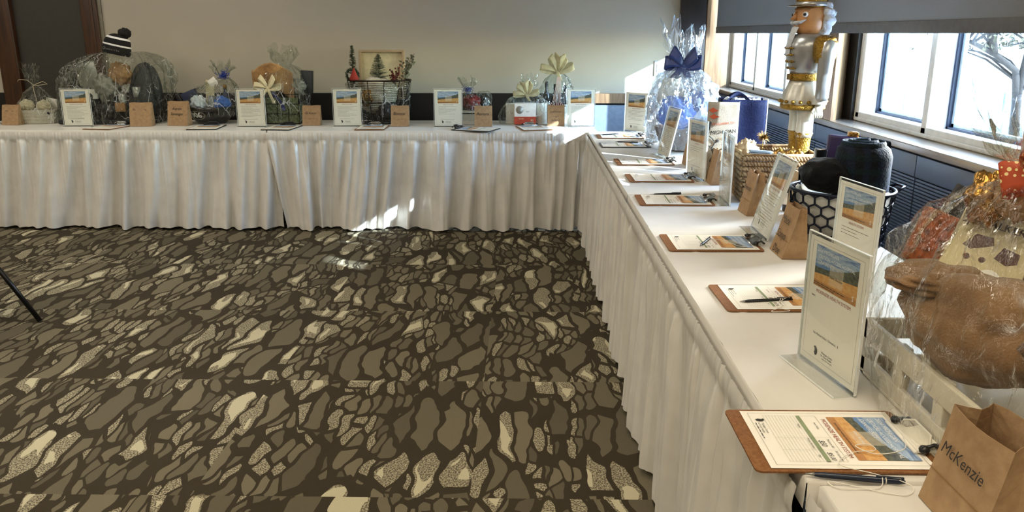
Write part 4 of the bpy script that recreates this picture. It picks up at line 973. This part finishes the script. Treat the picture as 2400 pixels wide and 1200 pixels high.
boxthing('mug_box','cream and red mug box in the middle of the mug gift','box',(-.010,6.52,CT+.006),(.17,.105,.165),'white_card',2,extra=rm)
t=thing('paper_roll','white cylinder at the right of the mug gift','roll',(.118,6.555,CT+.006)); b=MB(); b.lathe([(.045,0),(.047,.003),(.047,.152),(.043,.156),(.018,.156)],28); b.build('roll','white_card',t)
# ---- H: bottle gift with big gold bow
t=thing('gift_basket','tall bottle gift with the largest gold tulle bow by the corner','gift basket',(.235,6.715,CT+.001))
b=MB(); b.lathe([(.09,0),(.10,.01),(.12,.10),(.128,.13),(.12,.13),(.09,.02),(.001,.02)],40,0,sy=.7,fn=lambda a,z:1+.02*math.sin(a*30)); b.build('basket','white_wood',t)
wrap(t,'cellophane_wrap','cellophane',.155,.085,.03,(.02,0,.40),.02,.50,.04,81,2.6,.7)
bow(t,(.012,-.04,.405),.14,'gold_tulle',-90,3,1,8,tail_len=.5)
b=MB()
for k in range(7): b.tube([(.02+.003*k,-.04,.40),(.005+.006*k,-.075,.30),(-.02+.01*k,-.10,.18),(-.05+.02*k,-.115,.13)],.0018,5)
b.build('hanging_ribbons','pink_string',t)
for i,(x,h,l) in enumerate(((.165,.30,'black bottle at the left of the gold-bowed gift'),(.235,.28,'black bottle in the middle of the gold-bowed gift'),(.315,.27,'black bottle at the right of the gold-bowed gift'))): bottle((x,6.715,CT+.025),l,'bottles in the gold-bowed gift','wine_black',h,.03,'black_gloss')
lump('shredded_paper','reddish shredded paper filling the gold-bowed gift','shredded paper',(.235,6.715,CT+.06),.085,(1.2,.75,.55),'berry',35,.3,4)
# ---------------------------------------------------------------- window side table
# ---- tall gift with navy satin bow
t=thing('gift_basket','tall clear-wrapped gift with a navy satin bow near the corner column','gift basket',(.985,5.13,CT+.001))
b=MB(); 
def wv(a,z): return 1+.025*math.sin(a*24+(1 if int(z/.018)%2 else 0)*PI)
b.lathe([(.12,0)]+[(.13+.045*(k/9),.004+.015*k) for k in range(10)]+[(.165,.14),(.12,.012),(.001,.012)],72,0,fn=wv,sy=1.1); b.build('woven_basket','brown_basket',t)
wrap(t,'cellophane_wrap','cellophane_cool',.215,.24,.02,(-.008,0,.515),.030,.84,.085,91,3.0,.62,120,lean=(-.02,0),amp=.026)
bow(t,(-.03,-.06,.515),.115,'blue_satin',-115,2,2,12,tail_len=.9,w=.065)
lump('tissue_paper','bright blue tissue paper low in the navy-bowed gift','tissue paper',(.93,5.06,CT+.10),.11,(1,.9,.9),'blue_tissue',41,.4,3)
lump('tissue_paper','white tissue paper at the right of the navy-bowed gift','tissue paper',(1.07,5.13,CT+.10),.10,(.9,.9,1.4),'white_tissue',42,.4,3)
lump('knit_scarf','white and grey knit scarf at the left of the navy-bowed gift','scarf',(.91,5.2,CT+.2),.085,(.9,.9,1.3),'white_fleece',43,.3,3)
boxthing('gift_box','royal blue box in the middle of the navy-bowed gift','box',(1.02,5.06,CT+.24),(.09,.05,.13),'blue_satin',14,0,16,.004)
# ---- Welcome to Michigan bag
t=thing('canvas_bag','tall narrow canvas bag printed Welcome to Michigan','bag',(.958,3.99,CT+.001),R(-14))
W2=.073
b=MB(); b.grid(lambda u,v:(-W2+2*W2*u,-.035-.006*math.sin(PI*u)*math.sin(PI*v)+.002*nz(u*6,v*12,3),.385*v),12,24)
b.grid(lambda u,v:(W2,-.035+.07*u+0*v,.385*v),4,24); b.grid(lambda u,v:(-W2,.035-.07*u,.385*v),4,24); b.grid(lambda u,v:(W2-2*W2*u,.035+.004*math.sin(PI*v),.38*v),8,24); b.box(-W2,W2,-.035,.035,0,.002)
b.build('bag_body','bag_canvas',t,mod=.0012)
k=MB(); Mf=T(0,-.0435,0)@RX(R(90))
k.text('Welcome to...',.021,Mf@T(.006,.285,0)@RZ(R(8)),1,.2)
for dx in (0,.0008): k.text('MICHIGAN',.0245,Mf@T(.004+dx,.243,0)@RZ(R(6)),0,.1)
k.text('THE GREAT',.017,Mf@T(.026,.212,0)@RZ(R(6)),2); k.text('LAKES &',.016,Mf@T(.034,.190,0)@RZ(R(6)),2); k.text('STATE',.014,Mf@T(-.04,.150,0)@RZ(R(-70)),0)
k.build('printed_words',['print_black','orange_print','wicker'],t)
k=MB()
for P in ([(-.05,.10),(-.035,.13),(-.045,.16),(-.03,.19),(-.045,.21)],[(-.035,.13),(-.015,.12),(-.01,.10)],[(-.045,.16),(-.06,.175)],[(-.03,.19),(-.012,.20)],[(-.05,.10),(-.03,.075),(-.045,.05),(-.03,.03)],[(-.03,.075),(-.012,.06)],[(-.045,.21),(-.06,.222)],[(-.06,.25),(-.06,.28)]): k.tube([(x,-.0435,z) for x,z in P],.0026,5)
for c in ((-.045,.065),(-.02,.20),(-.06,.285),(-.015,.115)): k.sphere((c[0],-.0425,c[1]),.008,8,0,(1,.2,1))
k.build('printed_branch','print_black',t)
k=MB()
for cx,cz in ((-.05,.345),(-.045,.315)): k.add([(cx-.02,-.0430,cz),(cx,-.0430,cz-.012),(cx+.03,-.0430,cz),(cx+.012,-.0430,cz+.006),(cx+.002,-.0430,cz+.014)],[(0,1,2,3,4)])
k.build('printed_birds','orange_print',t)
# ---- navy tote
t=thing('tote_bag','large navy tote bag with white side behind the Michigan bag','bag',(1.125,4.30,CT+.001),R(-8))
W3,D3,H3=.115,.075,.375
b=MB(); b.grid(lambda u,v:(-W3+2*W3*u,-D3-.008*math.sin(3*PI*u)*v+.002*nz(u*5,v*5),H3*v),20,12); b.grid(lambda u,v:(W3-2*W3*u,D3+.006*math.sin(2*PI*u)*v,H3*v),14,8); b.grid(lambda u,v:(-W3,D3-2*D3*u,H3*v),8,8); b.box(-W3,W3,-D3,D3,0,.003)
b.build('bag_body','navy_canvas',t,mod=.0015)
b=MB(); b.grid(lambda u,v:(W3+.003+.012*math.sin(PI*u),-D3+2*D3*u,H3*v*1.0),8,8); b.build('white_side','knit_white',t,mod=.0015)
for y,s in ((-D3-.002,1),(D3,-1)):
    b=MB(); b.grid(lambda u,v,y=y,s=s:(-.09+.13*u,y+s*.05*math.sin(PI*u),H3-.03+.045*math.sin(PI*u)+.02*v),16,3)
    b.build('handle','navy_canvas',t,mod=.002)
b=MB(); b.grid(lambda u,v:(-.09+.18*u,-.06+.12*v,H3-.02+.03*nz(u*7,v*7,9)+.012),22,14,0,False); b.build('tissue_filler','white_tissue',t)
# ---- woven basket with gold things
t=thing('woven_basket','square woven seagrass basket in front of the nutcracker','basket',(1.085,3.575,CT+.001),R(-4))
b=MB(); wx,wy,wh=.148,.150,.205
for j in range(9):
    z=.012+j*.0225
    for (ax,ay,bx,by) in ((-wx,-wy,wx,-wy),(wx,-wy,wx,wy),(wx,wy,-wx,wy),(-wx,wy,-wx,-wy)):
        L=math.hypot(bx-ax,by-ay); nn=int(L/.024); ux,uy=(bx-ax)/L,(by-ay)/L; ox,oy=uy,-ux; fl=1+.12*(z/wh)
        for st in (0,1):
            P=[];
            for i in range(nn*6+1):
                s=i/(nn*6); w=.006*math.sin(s*nn*PI*2+PI*st+j*1.2); zz=z+.006*math.cos(s*nn*PI*2+PI*st+j*1.2)
                P.append(((ax+ux*L*s)*fl*.94+ox*(w+.004),(ay+uy*L*s)*fl*.94+oy*(w+.004),zz))
            b.tube(P,.0062,6)
b.tube([(-wx*1.05,-wy*1.05,wh),(wx*1.05,-wy*1.05,wh),(wx*1.05,wy*1.05,wh),(-wx*1.05,wy*1.05,wh)],.009,8,0,None,True)
b.build('woven_body','wicker',t); b=MB(); b.box(-wx,wx,-wy,wy,0,.008); b.box(-wx*.97,wx*.97,-wy*.97,wy*.97,.10,.105); b.build('base','brown_basket',t)
def cards(t):
    for k in range(3):
        b=MB(); b.bbox(-.047,.047,-.045,.045,.021+k*.011,.030+k*.011,.002); b.build('coaster','blue_grey_card',t)
boxthing('coaster_stack','stack of pale blue coasters on the woven basket','coasters',(1.01,3.50,CT+.165),(.10,.095,.018),'white_card',-12,-6,2,.003,extra=cards)
t=thing('tinsel_ornament','gold tinsel star ornament behind the woven basket rim','ornament',(1.075,3.70,CT+.25)); rnd=random.Random(3); b=MB()
for k in range(160):
    d=Vector((rnd.gauss(0,1),rnd.gauss(0,1),rnd.gauss(0,1))).normalized(); s=d.orthogonal().normalized()*.0022; b.add([tuple(s),tuple(-s),tuple(d*rnd.uniform(.02,.04))],[(0,1,2)])
b.tube([(0,0,-.11),(0,0,0)],.002,5); b.build('tinsel','nut_gold',t)
for i,(x,y) in enumerate(((1.135,3.475),(1.16,3.545),(1.105,3.52),(1.165,3.47),(1.12,3.59))):
    t=thing('bauble','gold bauble heaped in the right of the woven basket','bauble',(x,y,CT+.19+.008*(i%2)),0,'gold baubles in the woven basket')
    b=MB(); b.sphere((0,0,0),.024,14); b.build('ball','gold_foil',t); b=MB(); b.lathe([(.006,.022),(.006,.03),(.001,.031)],8); b.build('cap','nut_gold',t)
lump('straw_filler','pale straw filler in the left of the woven basket','straw',(.985,3.62,CT+.12),.05,(1,1,1.1),'pale_wood',51,.4,4)
# ---- nutcracker
NX,NY,NZ_=1.205,3.60,.930
t=thing('nutcracker','white silver and gold wooden nutcracker figure facing left','nutcracker',(NX,NY,NZ_),R(8)); t.scale=(1.16,1.16,1.0)
# local: faces -X, y towards the window wall side is far
def NB(name,m,fn,parent=None):
    b=MB(); fn(b); return b.build(name,m,parent or t)
NB('stand','nut_gold',lambda b:(b.bbox(-.065,.06,-.055,.055,-.055,.006,.006)))
for s in (-1,1):
    lg=NB('leg','nut_pearl',lambda b:b.lathe([(.028,.10),(.031,.12),(.030,.17),(.033,.225),(.024,.24)],18,0,T(0,s*.031,0)))
    NB('boot','nut_gold',lambda b:(b.lathe([(.026,.008),(.027,.03),(.025,.06),(.028,.10),(.033,.118),(.031,.122),(.02,.12)],18,0,T(.0,s*.029,0),fn=lambda a,z:1+.05*math.sin(a*7)),b.sphere((-.022,s*.029,.018),.026,14,0,(1.25,.95,.72)),b.bbox(-.052,.03,s*.029-.025,s*.029+.025,0,.008,.003)))
sk=NB('coat_skirt','nut_pearl',lambda b:b.lathe([(.078,.222),(.080,.232),(.077,.26),(.070,.29),(.060,.32),(.052,.345)],36,0,sy=.92,fn=lambda a,z:1+.035*math.sin(a*8)))
NB('gold_hem','nut_gold',lambda b:(b.lathe([(.079,.218),(.083,.222),(.083,.238),(.079,.242)],36,0,sy=.92,cap=False),[b.sphere((.083*math.cos(a),.077*math.sin(a),.252),.008,8) for a in [i*PI/9 for i in range(18)]]),sk)
NB('belt','nut_gold',lambda b:(b.lathe([(.056,.340),(.060,.344),(.060,.366),(.056,.370)],32,0,sy=.95,cap=False),b.bbox(-.066,-.056,-.016,.016,.342,.368,.003)))
tr=NB('torso','nut_silver',lambda b:b.lathe([(.054,.362),(.062,.39),(.072,.43),(.076,.48),(.070,.515),(.050,.532),(.034,.537)],36,0,sy=.98))
for i in range(4):
    for s in (-1,1): NB('button','nut_gold',lambda b:b.sphere((-.058-.018*math.sin((i+.6)/4.6*PI*.6),s*.020,.392+i*.028),.0065,8,0,(.7,1,1)),tr)
    NB('frog_braid','nut_gold',lambda b:b.tube([(-.055-.018*math.sin((i+.6)/4.6*PI*.6),-.036,.392+i*.028),(-.066-.018*math.sin((i+.6)/4.6*PI*.6),0,.390+i*.028),(-.055-.018*math.sin((i+.6)/4.6*PI*.6),.036,.392+i*.028)],.003,6),tr)
for s in (-1,1):
    x0=.022
    ar=NB('arm','nut_silver',lambda b:(b.lathe([(.018,.262),(.024,.275),(.025,.33),(.027,.40),(.030,.455),(.026,.50),(.012,.515)],20,0,T(x0,s*.088,0)@RX(R(s*-2)))))
    NB('cuff','nut_pearl',lambda b:(b.lathe([(.028,.244),(.029,.248),(.027,.272),(.029,.276),(.024,.28)],20,0,T(x0,s*.079,0))),ar)
    def hand(b,s=s):
        b.sphere((x0,s*.08,.222),.020,14,0,(.85,.7,1.25))
        for q in range(4): b.tube([(x0-.012+.008*q,s*.08-.004,.212),(x0-.014+.008*q,s*.08-.010,.198),(x0-.012+.008*q,s*.08-.004,.188)],[.0048,.0045,.004],6)
        b.tube([(x0-.014,s*.08,.228),(x0-.024,s*.08-.004,.214),(x0-.022,s*.08-.008,.204)],[.005,.0045,.004],6)
    NB('hand','nut_pearl',hand,ar)
    ep=NB('epaulette','nut_gold',lambda b:(b.sphere((x0,s*.086,.508),.038,20,0,(1,.95,.6)),b.lathe([(.038,.505),(.040,.49),(.039,.44),(.030,.416)],30,0,T(x0,s*.086,0),fn=lambda a,z:1+.06*math.sin(a*18))))
hd=NB('head','nut_skin',lambda b:b.lathe([(.036,.53),(.050,.542),(.056,.56),(.057,.60),(.055,.635),(.050,.645)],32,0,sx=1.0,sy=.98))
NB('nose','nut_skin',lambda b:b.add([(-.052,-.008,.628),(-.052,.008,.628),(-.080,0,.590),(-.050,-.013,.588),(-.050,.013,.588)],[(0,2,1),(0,3,2),(1,2,4),(3,4,2),(0,1,4,3)],0,True),hd)
for s in (-1,1):
    ey=NB('eye','eye_white',lambda b:b.sphere((-.0395,s*.0385,.612),.0125,14,0,(1,.6,1) if False else (.8,.8,1)),hd)
    NB('pupil','eye_black',lambda b:b.sphere((-.0465,s*.0455,.612),.0062,10),ey) if False else NB('pupil','eye_black',lambda b:b.sphere((-.0458,s*.0448,.612),.0062,10),ey)
    NB('eyebrow','pale_wood',lambda b:b.tube([(-.052,s*.022,.633),(-.044,s*.036,.636),(-.030,s*.049,.631)],.0022,6),hd)
    NB('moustache','fur_white',lambda b:b.tube([(-.060,s*.002,.580),(-.060,s*.016,.578),(-.050,s*.032,.582),(-.038,s*.044,.592)],[.008,.009,.006,.002],8),hd)
NB('mouth','soft_pink',lambda b:b.tube([(-.054,-.018,.567),(-.058,0,.564),(-.054,.018,.567)],.0035,6),hd)
NB('beard','fur_white',lambda b:b.grid(lambda u,v:(-.054-.010*math.sin(PI*u)-.012*math.sin(v*2.2)-.012*v,(-.026+.052*u)*(1-.5*v),.562-.115*v+.004*nz(u*9,v*9)),10,14),hd)
def hair(b):
    b.sphere((.036,0,.598),.066,40,0,(.74,1.0,1.12),lambda d:1+.11*math.sin(d.z*13+d.y*4)+.12*nz(d.x*4,d.y*5,d.z*6)+(.0 if d.x>-.3 else -.35))
    b.sphere((.036,0,.548),.045,30,0,(.8,1.25,.7),lambda d:1+.15*nz(d.x*5,d.y*6,d.z*6))
NB('hair','fur_white',hair,hd)
ht=NB('hat','nut_gold',lambda b:(b.lathe([(.050,.640),(.056,.646),(.055,.656),(.060,.69),(.066,.735),(.066,.745),(.03,.748)],32,0)))
NB('hat_brim','nut_gold',lambda b:b.grid(lambda u,v:(-(.048+.045*v*math.cos(PI*(u-.5)))*math.cos((u-.5)*2.4),(.050+.02*v)*math.sin((u-.5)*2.4)*1.15,.648-.006*v*v+.004),18,6),ht)
NB('hat_band','nut_silver',lambda b:b.lathe([(.056,.645),(.0585,.648),(.058,.662),(.055,.664)],32,0,cap=False),ht)
# ---- things between nutcracker and hexagon basket
bottle((1.075,3.28,CT+.001),'small black bottle between the woven basket and the leaning sign',None,'wine_black',.17,.022,'black_gloss')
t=thing('rope_tray','tan tray with rope handle behind the black bottle','tray',(1.125,3.17,CT+.001)); b=MB(); b.box(-.07,.08,-.055,.055,0,.006)
for a in ((-.07,-.062,-.055,.055),(.072,.08,-.055,.055),(-.07,.08,-.055,-.047),(-.07,.08,.047,.055)): b.box(*a,0,.185)
b.build('tray_body','pale_wood',t); b=MB(); b.tube([(.06,-.055,.17),(.05,-.075,.20),(-.03,-.075,.205),(-.05,-.055,.175)],.004,6); b.build('rope_handle','wicker',t)
boxthing('folded_paper','white folded paper standing beside the black bottle','paper',(1.045,3.10,CT+.001),(.05,.012,.15),'white_card',20,0,10,.001)
boxthing('snack_bag','purple snack bag with a yellow corner behind the rolled blanket','snack bag',(1.165,3.06,CT+.001),(.11,.035,.335),'purple_bag',-8,0,4,.008,extra=lambda t:(lambda b:(b.bbox(.015,.05,-.012,.022,.325,.352,.004),b.build('yellow_corner','gold_foil',t)))(MB()))
boxthing('black_box','black box standing left of the purple snack bag','box',(1.095,3.05,CT+.001),(.04,.04,.285),'black_gloss',-5,0,2,.003)
# ---- hexagon basket
t=thing('hexagon_basket','round dark metal basket with honeycomb holes holding the blankets','basket',(1.095,2.785,CT+.001))
def honey(t,rx,ry,h,m):
    b=MB(); nc=22; rows=5; per=2*PI*((rx+ry)/2); cw=2*PI/nc; rr=h/(rows*1.5+.5)
    for r_ in range(rows):
        for c in range(nc):
            a0=(c+.5*(r_%2))*cw; zc=rr+r_*rr*1.5
            P=[]
            for q in range(6):
                an=PI/3*q+PI/6; P.append((a0+cw/1.732*math.cos(an),zc+rr*math.sin(an)))
            k=lambda z:1-.16*(1-z/h)
            b.tube([(rx*k(z)*math.cos(a),ry*k(z)*math.sin(a),z) for a,z in P],.0042,5,0,None,True)
    b.tube([(rx*math.cos(q*PI/24),ry*math.sin(q*PI/24),h) for q in range(48)],.006,8,0,None,True)
    b.tube([(rx*.84*math.cos(q*PI/24),ry*.84*math.sin(q*PI/24),.004) for q in range(48)],.006,8,0,None,True)
    b.build('honeycomb_side',m,t)
    b=MB(); b.lathe([(.001,.002),(rx*.84,.002),(rx*.84,.006),(.001,.006)],32,0,sy=ry/rx); b.build('base',m,t)
honey(t,.172,.165,.185,'hex_metal')
b=MB(); 
for s in (1,): b.tube([(s*.168,.04,.18),(s*.20,.03,.195),(s*.205,-.02,.195),(s*.168,-.04,.18)],.005,8)
b.build('handle','hex_metal',t)
b=MB(); b.lathe([(.13,.01),(.150,.10),(.155,.176),(.140,.183),(.12,.15),(.001,.14)],40,0,fn=lambda a,z:1+.02*math.sin(a*9+z*30)); b.build('pale_liner','pale_filler',t)
t=thing('rolled_blanket','thick rolled dark plaid blanket standing in the honeycomb basket','blanket',(1.160,2.79,CT+.10))
b=MB()
def rl(a,z): return 1+.035*nz(math.cos(a)*2,math.sin(a)*2,z*22)+.035*math.sin(z*80+a*1.0)
b.lathe([(.075,0),(.088,.02),(.093,.08),(.094,.14),(.092,.20),(.086,.225),(.07,.236)],56,0,fn=rl,cap=False)
P=[];n_=140
V=[]
for i in range(n_):
    a=i/n_*2*PI*3.1; r=.078*(1-i/n_)**.9+.006
    for q,(dr,dz) in enumerate(((.010,-.02),(.008,.004),(.0,.012),(-.008,.004),(-.010,-.02))): V.append(((r+dr*.55)*math.cos(a),(r+dr*.55)*math.sin(a),.236+dz+.014*(i/n_)))
b.add(V,[(i*5+q,i*5+5+q,i*5+6+q,i*5+1+q) for i in range(n_-1) for q in range(4)],0,True)
b.build('roll','plaid_dark',t)
lump('throw_blanket','black throw draped over the left rim of the honeycomb basket','blanket',(1.040,2.80,CT+.165),.082,(1.05,1.3,.72),'dark_throw',61,.16,2.)
boxthing('snack_bag','red and purple chip bag sticking up behind the rolled blanket','snack bag',(1.190,2.965,CT+.001),(.05,.02,.335),'red_bag',-8,0,17,.006)
# ---- big fleece gift
t=thing('gift_bundle','nearest huge clear-wrapped gift on a white slatted crate, orange polka-dot bow','gift bundle',(.945,1.385,CT+.001))
# crate
b=MB(); cx0,cx1,cy0,cy1=-.222,.24,-.26,.25
def plank(x0,x1,y0,y1,z0,z1): b.bbox(x0,x1,y0,y1,z0,z1,.0025)
plank(cx0,cx1,cy0,cy1,0,.008)
for z0,z1 in ((.008,.040),(.078,.122)):
    plank(cx0,cx0+.012,cy0,cy1,z0,z1); plank(cx1-.012,cx1,cy0,cy1,z0,z1); plank(cx0,cx1,cy0,cy0+.012,z0,z1); plank(cx0,cx1,cy1-.012,cy1,z0,z1)
for x in (cx0,-.0,cx1-.03):
    plank(x,x+.03,cy0+.001,cy0+.02,0,.121); plank(x,x+.03,cy1-.02,cy1-.001,0,.121)
for y in (cy0,-.09,.07,cy1-.03): plank(cx0+.001,cx0+.02,y,y+.035,0,.121); plank(cx1-.02,cx1-.001,y,y+.03,0,.121)
b.build('crate','crate_white',t)
wrap(t,'cellophane_wrap','cellophane_clear',.262,.29,.004,(-.078,.0,.472),.018,.68,.085,101,2.5,.8,170,lean=(.0,0),amp=.016,bulge=.04)
bow(t,(-.078,-.035,.470),.066,'polka_red',-115,2,1,22,tail_len=.5,w=.050,name='polka_dot_bow')
# contents
def fleece(u,v):
    return None
t=thing('fleece_robe','folded tan fleece robe filling the left of the nearest gift','robe',(.822,1.375,CT+.115),R(14))
b=MB(); b.sphere((0,0,.085),.118,72,0,(1.0,1.36,.78),lambda d:1+.22*nz(d.x*1.6,d.y*1.6,d.z*1.6+4)+.12*abs(nz(d.x*3.2,d.y*3.2,d.z*3.2+1))-.05*math.exp(-((d.x*.7+d.y*.5-.25)/.05)**2)+.012*nz(d.x*14,d.y*14,d.z*14)); b.build('folded_body','tan_plush',t)
b=MB(); b.sphere((-.03,.09,.150),.072,48,0,(1.35,1.1,.42),lambda d:1+.16*nz(d.x*3,d.y*3,d.z*3+9)+.05*math.sin(d.z*16+d.x*6)); b.build('rolled_collar','tan_plush',t)
b=MB(); b.lathe([(.030,-.07),(.036,-.03),(.044,.0),(.050,.03),(.040,.055),(.02,.06)],40,0,T(.075,-.13,.07)@RX(R(60))@RZ(.5),fn=lambda a,z:1+.06*math.sin(a*11)*max(0,1-abs(z)/.06)); b.build('gathered_cuff','tan_plush',t)
lump('fur_bear','brown furry stuffed toy at the right edge of the nearest gift','stuffed toy',(.900,1.235,CT+.12),.085,(1.15,1,.9),'brown_fur',71,.25,3)
lump('dog_sweater','dark olive folded garment above the fleece robe','garment',(.875,1.31,CT+.215),.060,(1.3,.9,.55),'olive_black',72,.3,3)
def wk(t):
    k=MB(); M=T(0,-.0155,0)@RX(R(90))
    for dx in (0,.0007,-.0007): k.text("WALKER'S",.021,M@T(.008+dx,.125,.0004),0)
    k.add([(x,y,.0004) for x,y in ((-.045,.07),(-.03,.098),(-.002,.100),(.004,.085),(-.008,.078),(-.03,.066))],[(0,1,2,3,4,5)],1,False,M)
    k.add([(x,y,.0004) for x,y in ((.012,.062),(.02,.088),(.048,.084),(.05,.064),(.034,.055))],[(0,1,2,3,4)],1,False,M)
    for c in ((-.004,.052),(-.03,.05)): k.add([(c[0]+.006*math.cos(q*PI/4),c[1]+.006*math.sin(q*PI/4),.0005) for q in range(8)],[tuple(range(8))],1,False,M)
    k.add([(.018+.017*math.cos(q*PI/6),.026+.013*math.sin(q*PI/6),.0005) for q in range(12)],[tuple(range(12))],2,False,M)
    for q in range(6):
        a=q*PI/3; M2=M@T(-.052,.120,.0005)@RZ(a); k.add([(-.0012,0,0),(.0012,0,0),(.0012,.011,0),(-.0012,.011,0)],[(0,1,2,3)],1,False,M2)
    k.build('printed_picture',['brown_print','brown_print','print_white'],t)
boxthing('shortbread_box','cream box lettered with dark words leaning in the nearest gift','box',(.815,1.425,CT+.255),(.135,.030,.145),'cream_print',-38,-38,12,.002,extra=wk)
boxthing('patterned_box','dark red patterned box at the right of the cream lettered box','box',(.905,1.40,CT+.235),(.10,.04,.09),'pattern_red',-30,-30,10,.002)
boxthing('cookie_packet','grey and orange packet at the upper left of the nearest gift','packet',(.775,1.53,CT+.265),(.09,.03,.11),'orange_candy',-20,-14,20,.004)
boxthing('magazine','dark grey packet standing in the upper left of the nearest gift','packet',(.81,1.56,CT+.27),(.09,.012,.15),'charcoal_fabric',-14,-10,28,.002)
lump('gold_pouch','gold foil sweet pouch below the polka-dot bow','pouch',(.840,1.46,CT+.36),.038,(1,.8,1.25),'gold_foil',75,.3,3)
lump('teddy_bear','light brown soft toy at the top of the nearest gift','stuffed toy',(.875,1.42,CT+.375),.045,(1,.9,1.1),'tan_paper',76,.3,3)
# ---------------------------------------------------------------- light and camera
w=bpy.data.worlds.new('World'); scn.world=w; w.use_nodes=True; nt=w.node_tree; nt.nodes.clear()
sk=nd(nt,'ShaderNodeTexSky',sky_type='NISHITA'); sk.sun_disc=False; sk.sun_elevation=R(23); sk.sun_rotation=R(235-180); sk.altitude=200
bg=nd(nt,'ShaderNodeBackground',{'Color':sk.outputs[0],'Strength':6.0}); o=nt.nodes.new('ShaderNodeOutputWorld'); nt.links.new(bg.outputs[0],o.inputs[0])
sd=bpy.data.lights.new('sun','SUN'); sd.energy=18; sd.color=(.9,.95,1); sd.angle=R(.6)
so=bpy.data.objects.new('sun',sd); col.objects.link(so)
so.rotation_euler=Vector((-1,.72,-.503)).to_track_quat('-Z','Y').to_euler(); so.location=(8,-4,6)
def area(x,y,p,sx=1.2,sy=.6,c=None):
    c=c or ((1,.87,.66) if y<2 else (1,.925,.79))
    l=bpy.data.lights.new('ceiling_lamp','AREA'); l.shape='RECTANGLE'; l.size=sx; l.size_y=sy; l.energy=p*(.72 if y<2 else 1.05); l.color=c
    o=bpy.data.objects.new('ceiling_lamp',l); col.objects.link(o); o.location=(x,y,2.88)
for x,y,p in ((-5.,.5,34),(-2.6,.5,34),(-.2,.3,34),(-5.,3.2,30),(-2.6,3.2,26),(-.2,3.2,14),(-5.,5.6,16),(-2.6,5.6,12),(-.2,-2.2,34),(-3,-2.2,34),(1.,1.0,22)): area(x,y,p)
for y0,y1 in ((4.8,7.02),(2.8,4.31)):
    l=bpy.data.lights.new('window_portal','AREA'); l.shape='RECTANGLE'; l.size=.5; l.size_y=y1-y0; l.cycles.is_portal=True
    o=bpy.data.objects.new('window_portal',l); col.objects.link(o); o.location=(1.86,(y0+y1)/2,1.28); o.rotation_euler=(0,R(90),0); 
cd=bpy.data.cameras.new('camera'); cam=bpy.data.objects.new('camera',cd); col.objects.link(cam)
cd.sensor_width=36; cd.lens=36*1897/2400; cd.clip_start=.02; cd.clip_end=200
cam.location=(0,0,1.466); cam.rotation_euler=(R(90-15.385),0,R(.990)); scn.camera=cam
scn.view_settings.view_transform='Standard'; scn.view_settings.look='None'; scn.view_settings.gamma=1; scn.view_settings.exposure=.24
try: scn.view_settings.use_curve_mapping=False
except Exception: pass
